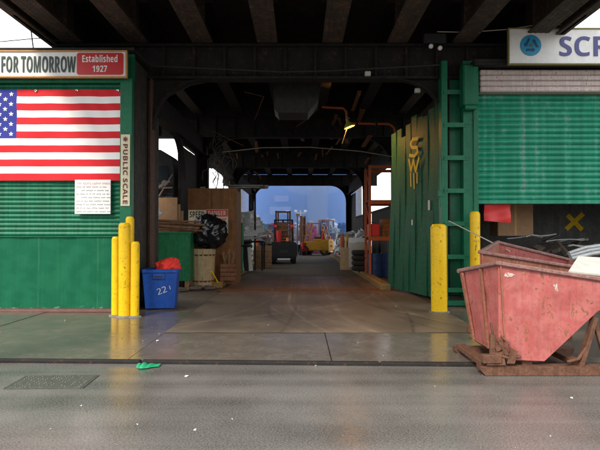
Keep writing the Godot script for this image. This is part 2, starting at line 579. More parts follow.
func road_tex():
	var size = 2048
	var out := PackedByteArray()
	out.resize(size * size * 3)
	var o := 0
	for y in size:
		for x in size:
			var i: int = ((y >> 2) & 511) * 512 + ((x >> 2) & 511)
			var a: float = NA[i] / 255.0
			var b: float = NB[i] / 255.0
			var c: float = NC[(y & 511) * 512 + (x & 511)] / 255.0
			var e: float = NC[((y + x / 3) & 511) * 512 + ((x + 177) & 511)] / 255.0
			var w: float = NS[((x >> 2) & 511) * 512 + ((y >> 2) & 511)] / 255.0
			var v: float = 0.088 + 0.036 * smoothstep(0.2, 0.8, w) + 0.040 * smoothstep(0.2, 0.8, a) + 0.025 * (b - 0.5) + 0.16 * (c - 0.5)
			if e > 0.80:
				v += (e - 0.80) * 0.4
			v = maxf(v, 0.03)
			out[o] = TO_SRGB[int(v * 1.06 * 1024.0)]
			out[o + 1] = TO_SRGB[int(v * 0.99 * 1024.0)]
			out[o + 2] = TO_SRGB[int(v * 0.91 * 1024.0)]
			o += 3
	return ImageTexture.create_from_image(Image.create_from_data(size, size, false, Image.FORMAT_RGB8, out))

func bump_road():
	var size = 1024
	var out := PackedByteArray()
	out.resize(size * size)
	for y in size:
		for x in size:
			out[y * size + x] = (NC[(y & 511) * 512 + (x & 511)] * 3 + NB[((y >> 1) & 511) * 512 + ((x >> 1) & 511)]) >> 2
	return ImageTexture.create_from_image(Image.create_from_data(size, size, false, Image.FORMAT_L8, out))

func track_tex():
	# packed dirt with the tyre marks that swing out of the yard, x -3..3 m over z -9..-21
	var w = 420
	var h = 720
	var lanes = []
	rng.seed = 5
	for k in 24:
		lanes.append([rnd(-2.2, 2.2), rnd(-0.16, 0.16), rnd(0.03, 0.085), rnd(-0.40, 0.55), rnd(11.0, 16.0)])
	var out := PackedByteArray()
	out.resize(w * h * 3)
	var o := 0
	for y in h:
		var d: float = 21.0 - 12.0 * y / h
		var cen = []
		for l in lanes:
			var t: float = maxf(0.0, l[4] - d)
			cen.append(l[0] + l[1] * t * t)
		for x in w:
			var X: float = -3.0 + 6.0 * x / w
			var i: int = ((y * 2) & 511) * 512 + ((x * 2) & 511)
			var j: int = (y & 511) * 512 + (x & 511)
			var n: float = NA[j] / 255.0
			var c: float = NC[i] / 255.0
			var v: float = 0.105 + 0.045 * smoothstep(0.3, 0.7, n) + 0.06 * (c - 0.5)
			for q in 24:
				var dx: float = absf(X - cen[q])
				if dx < lanes[q][2]:
					v *= 1.0 + lanes[q][3] * smoothstep(lanes[q][2], lanes[q][2] * 0.5, dx) * NB[j] / 160.0
			v = clampf(v, 0.03, 0.45)
			out[o] = TO_SRGB[int(v * 1.16 * 1024.0)]
			out[o + 1] = TO_SRGB[int(v * 0.90 * 1024.0)]
			out[o + 2] = TO_SRGB[int(v * 0.66 * 1024.0)]
			o += 3
	return ImageTexture.create_from_image(Image.create_from_data(w, h, false, Image.FORMAT_RGB8, out))

func structure(called, m, mat, label, category = "ground"):
	var o = part(self, called, m, mat)
	return tag(o, label, category, "", "structure")

func kerb_z(x):
	return -7.0 + 0.036 * x

func ground():
	var m := MB.new()
	m.poly([Vector3(-250, -0.035, 60), Vector3(250, -0.035, 60), Vector3(250, -0.035, -260), Vector3(-250, -0.035, -260)], Vector3.UP)
	structure("road", m, M.road, "wet grey asphalt street crossing below the viaduct", "road")
	# pavement slabs behind the steel-faced kerb
	var walk = thing("sidewalk", "wet concrete pavement slabs behind the steel-faced kerb", "sidewalk", Vector3.ZERO, 0.0, "", "structure")
	var xs = [-14.2, -11.2, -8.2, -5.2, -2.2, 0.4, 3.0, 6.0, 9.0, 12.0]
	for i in xs.size() - 1:
		var a = xs[i] + 0.007
		var b = xs[i + 1] - 0.007
		for row in 2:
			var z0a = kerb_z(a) - 0.085 if row == 0 else -9.064
			var z0b = kerb_z(b) - 0.085 if row == 0 else -9.064
			var z1 = -9.05 if row == 0 else -11.62
			var s := MB.new()
			var lift = 0.004 * ((i * 7 + row * 3) % 3 - 1)
			s.prism([Vector2(a, z0a), Vector2(b, z0b), Vector2(b, z1), Vector2(a, z1)], Vector3(0, lift, 0), Vector3(1, 0, 0), Vector3(0, 0, 1), Vector3(0, -0.12, 0))
			part(walk, "slab", s, M.slab_wet)
	# steel kerb face with a rounded nose, in lengths
	var kerb = thing("kerb", "low dark steel-faced kerb along the wet street", "kerb", Vector3.ZERO, 0.0, "", "structure")
	for i in 9:
		var a = -14.0 + i * 3.0
		var b = a + 2.99
		var k := MB.new()
		k.bar(Vector3(a, -0.045, kerb_z(a) - 0.035), Vector3(b, -0.045, kerb_z(b) - 0.035), 0.09, 0.11, Vector3.UP, 0.018)
		part(kerb, "kerb_length", k, M.steel)
	# dry drive into the yard
	var dr := MB.new()
	var ez := FastNoiseLite.new()
	ez.seed = 4
	ez.frequency = 0.9
	ez.fractal_octaves = 3
	dr.grid(func(u, v):
		var z = -21.0 + 11.94 * v
		return Vector3(lerpf(-2.192, 2.992, u), 0.009 + 0.004 * ez.get_noise_2d(u * 4.0, z) * smoothstep(0.0, 0.1, u) * smoothstep(1.0, 0.9, u), z), 48, 90, Vector3.UP)
	structure("driveway", dr, M.track, "dry brown driveway with curved tyre marks into the yard", "driveway")
	var y := MB.new()
	y.poly([Vector3(-14, -0.012, -11.6), Vector3(14, -0.012, -11.6), Vector3(14, -0.012, -75), Vector3(-14, -0.012, -75)], Vector3.UP)
	structure("ground", y, M.yard, "dusty brown yard floor below the viaduct", "ground")
	# thin orange-brown plates added for the orange stripe across the drive
	var t = thing("added_floor_plates", "row of added orange-brown plates across the driveway", "drain cover", Vector3(0, 0.010, -15.9))
	for k in 6:
		var p := MB.new()
		p.box(Vector3(-1.95 + k * 0.78, 0.006, 0.05 * sin(k * 2.3)), Vector3(0.72, 0.012, 0.60), 0.004)
		part(t, "plate", p, M.orange_plate if M.has("orange_plate") else M.rust)

func i_beam(m, p, q, w, h, tf, tw):
	# an I-section from p to q, p and q on its underside middle
	var z = (q - p)
	var pts = [Vector2(-w / 2, 0), Vector2(w / 2, 0), Vector2(w / 2, tf), Vector2(tw / 2, tf), Vector2(tw / 2, h - tf), Vector2(w / 2, h - tf), Vector2(w / 2, h), Vector2(-w / 2, h), Vector2(-w / 2, h - tf), Vector2(-tw / 2, h - tf), Vector2(-tw / 2, tf), Vector2(-w / 2, tf)]
	m.prism(pts, p, Vector3.UP.cross(z).normalized(), Vector3.UP, z)

func bent_at(v, d, detailed, cx = 3.56):
	# a riveted portal frame: cross girder, two columns, curved knee brackets
	var m := MB.new()
	m.box(Vector3(0, 5.55, -d), Vector3(11.3, 0.72, 0.10))
	m.box(Vector3(0, 5.165, -d), Vector3(11.3, 0.05, 0.36))
	m.box(Vector3(0, 5.905, -d), Vector3(11.3, 0.05, 0.40))
	for k in 16:
		m.box(Vector3(-5.2 + k * 0.694, 5.535, -d + 0.09), Vector3(0.06, 0.68, 0.08))
	if detailed:
		for k in 92:
			var x = -5.55 + k * 0.122
			m.rivet(Vector3(x, 5.26, -d + 0.05), Vector3(0, 0, 1), 0.022)
			m.rivet(Vector3(x, 5.82, -d + 0.05), Vector3(0, 0, 1), 0.022)
	part(v, "cross_girder", m, M.steel)
	if d > 20.0:
		var dp := MB.new()
		dp.box(Vector3(0, 6.41, -d + 0.26), Vector3(11.2, 0.94, 0.04))
		part(v, "diaphragm", dp, M.steel)
	for s in [-1.0, 1.0]:
		var c := MB.new()
		var x = cx * s
		c.box(Vector3(x - 0.17, 2.57, -d), Vector3(0.03, 5.14, 0.34))
		c.box(Vector3(x + 0.17, 2.57, -d), Vector3(0.03, 5.14, 0.34))
		c.box(Vector3(x, 2.57, -d), Vector3(0.31, 5.14, 0.03))
		c.box(Vector3(x, 0.10, -d), Vector3(0.56, 0.20, 0.52), 0.03)
		if detailed:
			for k in 50:
				for e in [-0.11, 0.11]:
					c.rivet(Vector3(x - 0.17 * s - 0.015 * s, 0.3 + k * 0.097, -d + e), Vector3(-s, 0, 0), 0.018)
		part(v, "column", c, M.column if s < 0 and detailed else M.steel)
		# knee bracket: quarter-circle web with a flange along the curve
		var b := MB.new()
		var R = 1.15
		var xi = (cx - 0.185) * s
		var pts = [Vector2(0, 0)]
		var arc = []
		for k in 11:
			var an = PI * 0.5 * k / 10.0
			arc.append(Vector2(R - R * sin(an), R - R * cos(an)))
		pts.append_array(arc)
		b.prism(pts, Vector3(xi, 5.14, -d + 0.015), Vector3(-s, 0, 0), Vector3(0, -1, 0), Vector3(0, 0, -0.03))
		for k in 10:
			var p0 = Vector3(xi - s * arc[k].x, 5.14 - arc[k].y, -d)
			var p1 = Vector3(xi - s * arc[k + 1].x, 5.14 - arc[k + 1].y, -d)
			b.bar(p0, p1, 0.20, 0.025, (Vector3(xi - s * R, 5.14 - R, -d) - p0).normalized())
		part(v, "knee_bracket", b, M.steel)

func viaduct():
	var v = thing("railway_viaduct", "dark riveted steel railway viaduct spanning the street and yard", "viaduct")
	var m := MB.new()
	m.box(Vector3(0, 7.05, -24.15), Vector3(11.9, 0.30, 39.7))
	part(v, "deck", m, M.deck)
	for k in 8:
		var x = -5.15 + k * 1.471
		var s := MB.new()
		i_beam(s, Vector3(x, 5.94, -4.4), Vector3(x, 5.94, -12.62), 0.46, 0.94, 0.035, 0.05)
		for e in [-0.17, -0.06, 0.06, 0.17]:
			for r in 34:
				s.rivet(Vector3(x + e, 5.94, -8.6 - r * 0.118), Vector3(0, -1, 0), 0.017)
		for r in 5:
			s.box(Vector3(x, 6.41, -11.9 + r * 1.5), Vector3(0.34, 0.86, 0.03))
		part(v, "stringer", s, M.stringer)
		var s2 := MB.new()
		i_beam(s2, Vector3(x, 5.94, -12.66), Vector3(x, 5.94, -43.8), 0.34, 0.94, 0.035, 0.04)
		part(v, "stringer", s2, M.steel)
	for sd in [-1.0, 1.0]:
		var f := MB.new()
		f.box(Vector3(5.62 * sd, 6.55, -24.15), Vector3(0.05, 1.3, 39.7))
		f.box(Vector3(5.62 * sd, 5.92, -24.15), Vector3(0.20, 0.04, 39.7))
		for r in 29:
			f.box(Vector3(5.68 * sd, 6.55, -4.6 - r * 1.35), Vector3(0.08, 1.2, 0.05))
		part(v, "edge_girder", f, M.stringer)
		# cross braces between the stringers
	for r in 3:
		var br := MB.new()
		br.box(Vector3(0, 6.55, -5.4 - r * 2.9), Vector3(11.1, 0.22, 0.06))
		part(v, "cross_brace", br, M.steel)
	bent_at(v, 12.85, true)
	for d in [20.6, 30.0, 41.0]:
		bent_at(v, d, false)
	bent_at(v, 4.75, false, 5.35)
	# side girders with brackets along the yard
	for sd in [-1.0, 1.0]:
		var g := MB.new()
		g.box(Vector3(3.56 * sd, 4.82, -27.0), Vector3(0.05, 0.66, 28.2))
		g.box(Vector3(3.56 * sd, 4.475, -27.0), Vector3(0.28, 0.04, 28.2))
		part(v, "side_girder", g, M.steel)
		var ds = [12.85, 20.6, 30.0, 41.0]
		for i in 3:
			for e in 2:
				var R = 1.0
				var d0 = ds[i] + 0.18 if e == 0 else ds[i + 1] - 0.18
				var dir = Vector3(0, 0, -1) if e == 0 else Vector3(0, 0, 1)
				if sd < 0 and i == 0:
					R = 0.35 if e == 0 else 1.2
					d0 = d0 if e == 0 else 16.95
				if sd > 0 and i == 1:
					R = 1.25
				var pts = [Vector2(0, 0)]
				for k in 9:
					var an = PI * 0.5 * k / 8.0
					pts.append(Vector2(R - R * sin(an), R - R * cos(an)))
				var b := MB.new()
				b.prism(pts, Vector3(3.57 * sd, 4.455, -d0), dir, Vector3(0, -1, 0), Vector3(-0.03 * sd, 0, 0))
				for k in 8:
					b.bar(Vector3(3.56 * sd, 4.455 - pts[k + 1].y, -d0 + dir.z * pts[k + 1].x), Vector3(3.56 * sd, 4.455 - pts[k + 2].y, -d0 + dir.z * pts[k + 2].x), 0.18, 0.02, Vector3(1, 0, 0).cross(dir).normalized())
				part(v, "side_bracket", b, M.steel)

func sheet_mesh(wid, pitch, amp):
	var m := MB.new()
	var n = int(wid / pitch) * 4
	m.grid(func(u, w): return Vector3(amp * sin(u * n * PI * 0.5), w, u * wid), n, 1, Vector3(1, 0, 0))
	m.grid(func(u, w): return Vector3(amp * sin(u * n * PI * 0.5) + 0.004, w, u * wid), n, 1, Vector3(1, 0, 0))
	return m.mesh()

func yard_walls():
	var sm_ = sheet_mesh(0.92, 0.115, 0.016)
	var specs = [["wall of rusty dark corrugated sheets behind the plywood booth", -3.78, [[17.3, 22.6, 4.44], [22.6, 29.8, 1.2], [30.0, 35.0, 4.44], [35.0, 41.0, 2.3]]], ["wall of rusty dark corrugated sheets behind the orange rack", 3.78, [[13.2, 20.4, 4.44], [20.6, 29.8, 2.75], [30.1, 32.0, 4.44], [32.0, 38.0, 2.75], [38.0, 41.0, 4.44]]]]
	for s in specs:
		var w = thing("sheet_wall", s[0], "wall", Vector3(s[1], 0, 0), 0.0, "corrugated sheet walls of the yard")
		for seg in s[2]:
			var d = seg[0]
			var k = 0
			while d < seg[1] - 0.3:
				part(w, "sheet", sm_, M.sheet, Vector3(0.012 * (k % 2), -0.01, -d - 0.92), Vector3.ZERO, Vector3(1, seg[2] + rnd(-0.04, 0.05), 1))
				d += 0.90
				k += 1
			if seg[2] < 3.0:
				var r := MB.new()
				r.box(Vector3(0, seg[2] - 0.02, -(seg[0] + seg[1]) * 0.5), Vector3(0.10, 0.08, seg[1] - seg[0]))
				part(w, "top_rail", r, M.steel)

func slat_mesh(len, pitch, amp):
	var pts = []
	for k in 9:
		var t = k / 8.0
		pts.append(Vector2(amp * sin(PI * t), t * pitch * 0.93))
	pts.append(Vector2(-0.012, pitch * 0.93))
	pts.append(Vector2(-0.012, pitch))
	pts.append(Vector2(-0.016, pitch))
	pts.append(Vector2(-0.016, 0))
	var m := MB.new()
	m.prism(pts, Vector3.ZERO, Vector3(0, 0, 1), Vector3(0, 1, 0), Vector3(len, 0, 0), false)
	return m.mesh()

func panel_tex():
	# old green paint on the kick plate: scuffs, flaking along the foot, faint patches where slogans were painted out
	var w = 1024
	var h = 384
	var out := PackedByteArray()
	out.resize(w * h * 3)
	var o := 0
	for y in h:
		var fy: float = 1.0 - float(y) / h
		for x in w:
			var i: int = ((y * 1) & 511) * 512 + (x & 511)
			var a: float = NA[i] / 255.0
			var b: float = NB[i] / 255.0
			var c: float = NC[i] / 255.0
			var s: float = NS[((y / 2) & 511) * 512 + ((x * 2) & 511)] / 255.0
			var t: float = smoothstep(0.3, 0.7, a)
			var k: float = 1.0 + 0.10 * (c - 0.5) + 0.14 * (s - 0.5)
			var r: float = (0.004 + 0.003 * t) * k
			var g: float = (0.098 + 0.014 * t) * k
			var l: float = (0.046 + 0.008 * t) * k
			var scuff: float = smoothstep(0.84, 0.90, b * 0.75 + c * 0.25) * 0.6
			scuff = maxf(scuff, smoothstep(0.80, 0.88, s * 0.75 + c * 0.25) * 0.3)
			var flake: float = smoothstep(0.62 + fy * 3.2, 0.70 + fy * 3.2, b * 0.6 + c * 0.4 + 0.06)
			scuff = maxf(scuff, flake)
			r += (0.16 - r) * scuff
			g += (0.30 - g) * scuff
			l += (0.25 - l) * scuff
			var rust: float = smoothstep(0.64 + fy * 2.6, 0.68 + fy * 2.6, a * 0.5 + c * 0.5)
			r += (0.07 - r) * rust
			g += (0.04 - g) * rust
			l += (0.025 - l) * rust
			out[o] = TO_SRGB[clampi(int(r * 1024.0), 0, 1024)]
			out[o + 1] = TO_SRGB[clampi(int(g * 1024.0), 0, 1024)]
			out[o + 2] = TO_SRGB[clampi(int(l * 1024.0), 0, 1024)]
			o += 3
	return ImageTexture.create_from_image(Image.create_from_data(w, h, false, Image.FORMAT_RGB8, out))

func flag_tex():
	# thirteen stripes and a canton of stars, printed cloth
	var w = 1024
	var h = 544
	var im := Image.create(w, h, false, Image.FORMAT_RGB8)
	var red = Color(0.80, 0.06, 0.12)
	var white = Color(0.93, 0.92, 0.91)
	for k in 13:
		im.fill_rect(Rect2i(0, int(h * k / 13.0), w, int(h / 13.0) + 1), red if k % 2 == 0 else white)
	var cw = int(w * 0.40)
	var ch = int(h * 7.0 / 13.0)
	im.fill_rect(Rect2i(0, 0, cw, ch), Color(0.14, 0.18, 0.55))
	for r in 9:
		var n = 6 if r % 2 == 0 else 5
		for c in n:
			var cx = cw * ((c + 0.5 if r % 2 == 0 else c + 1.0) / 6.0)
			var cy = ch * (r + 0.9) / 9.8
			var R = 14.5
			for y in range(int(cy - R), int(cy + R) + 1):
				for x in range(int(cx - R), int(cx + R) + 1):
					var p = Vector2(x - cx, y - cy)
					var an = fposmod(p.angle() + PI / 2, TAU / 5.0) - TAU / 10.0
					var rad = R * 0.382 * cos(TAU / 10.0 * 0.0) + (R - R * 0.382) * pow(absf(an) / (TAU / 10.0), 1.25)
					if p.length() < rad and x >= 0 and y >= 0:
						im.set_pixel(x, y, Color(0.93, 0.91, 0.80))
	return ImageTexture.create_from_image(im)

func left_building():
	# corrugated lock-up with a flag over its shutter
	var b = thing("storefront", "green steel lock-up with ribbed shutter and smooth kick plate below the flag", "building", Vector3(-3.48, 0, -11.7))
	var m := MB.new()
	m.grid(func(u, v): return Vector3(-5.2 + 4.93 * u, 1.54 - 1.50 * v, 0.028 + 0.009 * sin(u * 23.0) * sin(v * 5.0 + u * 9.0) + 0.006 * sin(u * 61.0 + v * 7.0)), 64, 16, Vector3(0, 0, 1))
	var pm := StandardMaterial3D.new()
	pm.albedo_texture = panel_tex()
	pm.roughness = 0.58
	pm.metallic_specular = 0.2
	pm.texture_repeat = false
	M.kick = pm
	var kp = part(b, "kick_plate", m, pm)
	var bk := MB.new()
	bk.box(Vector3(-2.73, 0.78, -0.03), Vector3(4.94, 1.52, 0.06))
	bk.box(Vector3(-2.73, 1.548, 0.02), Vector3(4.94, 0.018, 0.10))
	part(kp, "plate_frame", bk, M.green)
	var sl = slat_mesh(4.94, 0.094, 0.024)
	for k in 34:
		part(b, "slat", sl, M.shutter2, Vector3(-5.2, 1.56 + k * 0.094, rnd(-0.006, 0.004)), Vector3(rnd(-0.04, 0.04), rnd(-0.0012, 0.0012), rnd(-0.0006, 0.0006)))
	var p := MB.new()
	p.box(Vector3(-0.125, 2.42, 0.06), Vector3(0.25, 4.84, 0.16), 0.012)
	part(b, "door_post", p, M.green)
	var p2 := MB.new()
	p2.box(Vector3(-5.4, 2.42, 0.06), Vector3(0.38, 4.84, 0.16), 0.012)
	part(b, "door_post", p2, M.green)
	var h := MB.new()
	h.box(Vector3(-2.73, 4.79, 0.05), Vector3(5.0, 0.10, 0.18), 0.01)
	h.box(Vector3(-2.8, 5.1, -0.04), Vector3(5.6, 0.56, 0.06))
	part(b, "header", h, M.green_dark)
	var s := MB.new()
	s.box(Vector3(-2.8, 0.02, 0.10), Vector3(5.7, 0.07, 0.28), 0.02)
	part(b, "sill", s, M.brown_sill)
	var w := MB.new()
	w.box(Vector3(-0.04, 2.65, -1.1), Vector3(0.06, 5.3, 2.0))
	w.box(Vector3(-5.56, 2.65, -1.1), Vector3(0.06, 5.3, 2.0))
	w.box(Vector3(-2.8, 2.65, -2.07), Vector3(5.46, 5.3, 0.06))
	part(b, "wall", w, M.sheet)
	var r := MB.new()
	r.box(Vector3(-2.8, 5.42, -0.95), Vector3(5.7, 0.06, 2.3))
	part(b, "roof", r, M.deck)
	# long sign above the shutter
	var sg = thing("shop_sign", "white sign reading FOR TOMORROW with a red Established 1927 panel", "sign", Vector3(-3.54, 4.80, -11.44))
	var bd := MB.new()
	bd.box(Vector3(-2.6, 0.28, 0), Vector3(5.14, 0.50, 0.05))
	part(sg, "sign_board", bd, M.white)
	var fr := MB.new()
	fr.box(Vector3(-2.6, 0.545, 0.008), Vector3(5.2, 0.034, 0.08), 0.006)
	fr.box(Vector3(-2.6, 0.015, 0.008), Vector3(5.2, 0.034, 0.08), 0.006)
	fr.box(Vector3(-0.017, 0.28, 0.008), Vector3(0.036, 0.496, 0.08), 0.006)
	part(sg, "sign_frame", fr, M.frame_wood)
	text(sg, "lettering", "FOR TOMORROW", Vector2(1.52, 0.33), Vector3(-1.815, 0.275, 0.032), M.ink_green, false)
	var rp := MB.new()
	var pts = []
	for c in [[0.43, 0.18, 0], [-0.43, 0.18, 1], [-0.43, -0.18, 2], [0.43, -0.18, 3]]:
		for k in 5:
			var an = PI * 0.5 * (c[2] + k / 4.0)
			pts.append(Vector2(c[0] + 0.045 * cos(an), c[1] + 0.045 * sin(an)))
	rp.prism(pts, Vector3(-0.555, 0.285, 0.025), Vector3(1, 0, 0), Vector3(0, 1, 0), Vector3(0, 0, 0.012))
	var panel = part(sg, "date_panel", rp, M.sign_red)
	text(panel, "lettering", "Established", Vector2(0.72, 0.15), Vector3(-0.555, 0.39, 0.040), M.white, false)
	text(panel, "lettering", "1927", Vector2(0.30, 0.13), Vector3(-0.555, 0.18, 0.040), M.white, false)
	# flag hung flat over the shutter
	var fl := MB.new()
	fl.grid(func(u, v): return Vector3(3.6 * (u - 1.0) + 0.006 * sin(v * 30.0) * u, 1.90 * (1.0 - v) - 0.006 * sin(u * PI * 5.0) * sin(u * PI * 5.0) * (1.0 - v), 0.007 * sin(u * 26.0 + v * 3.0) * (0.3 + 0.7 * v) + 0.005 * sin(v * 19.0 + u * 11.0) + 0.004 * sin(u * 71.0 - v * 17.0)), 90, 52, Vector3(0, 0, 1))
	var fm := StandardMaterial3D.new()
	fm.albedo_texture = flag_tex()
	fm.roughness = 0.75
	fm.texture_repeat = false
	fm.texture_filter = BaseMaterial3D.TEXTURE_FILTER_LINEAR
	var fo = part(self, "flag", fl, fm, Vector3(-3.735, 2.71, -11.61))
	tag(fo, "striped flag with white stars on blue hung over the green shutter", "flag")
	var eye := MB.new()
	for k in 5:
		eye.lathe(Vector3(-0.06 - k * 0.85, 1.87, 0.02), [Vector2(0.012, 0), Vector2(0.026, 0.006), Vector2(0.026, -0.006), Vector2(0.012, 0)], 8, Basis(Vector3.RIGHT, PI / 2))
	part(fo, "eyelets", eye, M.chrome)
	# notice with a red heading over rows of small print
	var nt = thing("notice_board", "white enamel notice with red heading and worn black print below the flag", "notice", at(92.5, 214, 11.58))
	var nb := MB.new()
	nb.box(Vector3(0, 0.355, 0), Vector3(0.74, 0.71, 0.02), 0.004)
	part(nt, "board", nb, M.white)
	rng.seed = 41
	for row in 9:
		var y = 0.63 - row * 0.073
		var line := MB.new()
		var x = -0.33 + (0.10 if row in [2, 4] else 0.0) + (0.02 if row == 0 else 0.0)
		while x < (0.22 if row == 0 else 0.31):
			var n = rng.randi_range(2, 7)
			for k in n:
				var w2 = rnd(0.012, 0.019) * (1.6 if row == 0 else 1.0)
				var hh = (0.045 if row == 0 else 0.026)
				# worn strokes: uprights and cross bars, no longer readable
				line.box(Vector3(x, y, 0.0105), Vector3(0.0055, hh, 0.002))
				line.box(Vector3(x + w2 * 0.4, y + rnd(-0.4, 0.4) * hh, 0.0108), Vector3(w2 * 0.8, 0.006, 0.002))
				x += w2 + 0.005
			x += 0.022
		tag(part(nt, "print_line", line, M.sign_red if row == 0 else M.ink), "", "", "", "stuff")
	# upright plate on the post
	var up = thing("scale_plate", "narrow cream plate with upright red-brown lettering on the green post", "sign", at(125, 206, 11.54))
	var ub := MB.new()
	ub.box(Vector3(0, 0.74, 0), Vector3(0.19, 1.48, 0.016), 0.004)
	part(up, "plate", ub, M.cream)
	text(up, "lettering", "PUBLIC SCALE", Vector2(1.24, 0.095), Vector3(0, 0.66, 0.012), M.ink_brown, false, 0.008, Vector3(0, 0, -PI / 2))
	var em := MB.new()
	for k in 4:
		var an = PI * k / 4.0
		em.bar(Vector3(-0.055 * cos(an), 1.38 - 0.055 * sin(an), 0.010 + 0.0006 * k), Vector3(0.055 * cos(an), 1.38 + 0.055 * sin(an), 0.010 + 0.0006 * k), 0.018, 0.004, Vector3(0, 0, 1))
	part(up, "star_mark", em, M.ink_brown)
	# pole and wires on the roof, against the sky
	var pl = thing("roof_pole", "thin bent metal pole on the lock-up roof beside the sign", "pole", Vector3(-5.68, 5.46, -11.9))
	var pp := MB.new()
	pp.tube([Vector3(0, 0, 0), Vector3(-0.03, 0.18, 0), Vector3(-0.07, 0.48, 0)], 0.014, 6)
	part(pl, "pole", pp, M.wire)
	var sb := MB.new()
	sb.box(Vector3(0.1, 0.012, 0.10), Vector3(0.8, 0.02, 0.24))
	part(pl, "base_strip", sb, M.wire)

func right_building():
	var b = thing("roller_shutter_shop", "scrap shop front with a half-raised glossy teal roller shutter and rusty hood", "building", Vector3(3.94, 0, -12.6))
	var sl = slat_mesh(5.2, 0.126, 0.030)
	for k in 19:
		part(b, "slat", sl, M.shutter, Vector3(0.05, 2.36 + k * 0.126, rnd(-0.008, 0.008)), Vector3(rnd(-0.05, 0.05), rnd(-0.002, 0.002), rnd(-0.0009, 0.0009)))
	var bb := MB.new()
	bb.box(Vector3(2.65, 2.32, 0), Vector3(5.2, 0.09, 0.07), 0.012)
	part(b, "bottom_bar", bb, M.shutter)
	# rusty ribbed hood over the coil
	for k in 4:
		var h := MB.new()
		h.box(Vector3(2.70, 4.81 + k * 0.125, 0.10 - 0.012 * (k % 2)), Vector3(5.3, 0.118, 0.34), 0.022)
		part(b, "hood_rib", h, M.hood)
	var gd := MB.new()
	gd.box(Vector3(0.0, 2.2, 0.03), Vector3(0.11, 4.4, 0.16), 0.012)
	part(b, "guide_rail", gd, M.green)
	var mb := MB.new()
	mb.box(Vector3(-0.16, 4.90, 0.12), Vector3(0.34, 0.92, 0.36), 0.03)
	mb.box(Vector3(-0.16, 4.40, 0.16), Vector3(0.26, 0.10, 0.26), 0.02)
	part(b, "motor_box", mb, M.green)
	# room behind
	var w := MB.new()
	w.box(Vector3(2.6, 2.6, -4.0), Vector3(5.5, 5.2, 0.1))
	part(b, "back_wall", w, M.room)
	var w2 := MB.new()
	w2.box(Vector3(-0.02, 2.6, -2.05), Vector3(0.06, 5.2, 3.8))
	w2.box(Vector3(5.38, 2.6, -2.0), Vector3(0.06, 5.2, 4.0))
	part(b, "side_wall", w2, M.sheet)
	var w3 := MB.new()
	w3.box(Vector3(2.68, 5.38, -1.85), Vector3(5.6, 0.1, 4.5))
	w3.box(Vector3(2.68, 5.32, 0.28), Vector3(5.6, 0.05, 0.3))
	part(b, "roof", w3, M.deck)
	# yellow cross sprayed on the back wall
	var x := MB.new()
	x.bar(Vector3(3.93, 1.74, -3.945), Vector3(4.44, 2.20, -3.945), 0.13, 0.006, Vector3(0, 0, 1))
	x.bar(Vector3(3.97, 2.16, -3.94), Vector3(4.40, 1.72, -3.94), 0.13, 0.006, Vector3(0, 0, 1))
	part(b, "painted_cross", x, M.yellow)
	# the sign
	var sg = thing("scrap_sign", "white sign reading SCR with a round blue recycling emblem above the hood", "sign", Vector3(4.52, 5.27, -12.05))
	var bd := MB.new()
	bd.box(Vector3(2.3, 0.38, 0), Vector3(4.6, 0.74, 0.06))
	part(sg, "sign_board", bd, M.white)
	var fr := MB.new()
	fr.box(Vector3(2.3, 0.765, 0.01), Vector3(4.66, 0.03, 0.09), 0.006)
	fr.box(Vector3(2.3, -0.005, 0.01), Vector3(4.66, 0.03, 0.09), 0.006)
	fr.box(Vector3(-0.015, 0.38, 0.01), Vector3(0.03, 0.74, 0.09), 0.006)
	part(sg, "sign_frame", fr, M.frame_green)
	var dc := MB.new()
	dc.lathe(Vector3(0.46, 0.40, 0.03), [Vector2(0, 0.014), Vector2(0.225, 0.014), Vector2(0.23, 0.0)], 32, Basis(Vector3.RIGHT, PI / 2))
	var disc = part(sg, "emblem_disc", dc, M.cyan)
	for k in 3:
		var a := MB.new()
		var rot = TAU * k / 3.0
		var R = func(p): return Vector3(0.46, 0.40, 0.046) + Basis(Vector3(0, 0, 1), rot) * Vector3(p.x, p.y, 0)
		a.slab4(R.call(Vector2(-0.125, -0.125)), R.call(Vector2(0.03, -0.125)), R.call(Vector2(0.03, -0.075)), R.call(Vector2(-0.095, -0.075)), 0.006)
		a.slab4(R.call(Vector2(0.032, -0.150)), R.call(Vector2(0.095, -0.10)), R.call(Vector2(0.032, -0.05)), R.call(Vector2(0.0321, -0.10)), 0.006)
		part(disc, "arrow", a, M.emblem_dark)
	var cm := MB.new()
	cm.lathe(Vector3(0.46, 0.40, 0.045), [Vector2(0, 0.006), Vector2(0.045, 0.006), Vector2(0.045, 0.0)], 12, Basis(Vector3.RIGHT, PI / 2))
	part(disc, "centre_mark", cm, M.emblem_mid)
	text(sg, "lettering", "SCRAP", Vector2(1.80, 0.43), Vector3(1.98, 0.38, 0.036), M.ink_navy, false)
	# twin floodlights on the girder, switched off
	var fl = thing("floodlight_pair", "pair of small switched-off floodlights under the girder beside the shop sign", "floodlight", at(436, 44, 12.3))
	var a := MB.new()
	a.box(Vector3(0, 0.16, -0.1), Vector3(0.5, 0.22, 0.22), 0.02)
	a.tube([Vector3(-0.10, 0.06, -0.05), Vector3(-0.10, -0.02, 0.0)], 0.012, 6)
	a.tube([Vector3(0.10, 0.04, -0.05), Vector3(0.10, -0.05, 0.0)], 0.012, 6)
	part(fl, "junction_box", a, M.black)
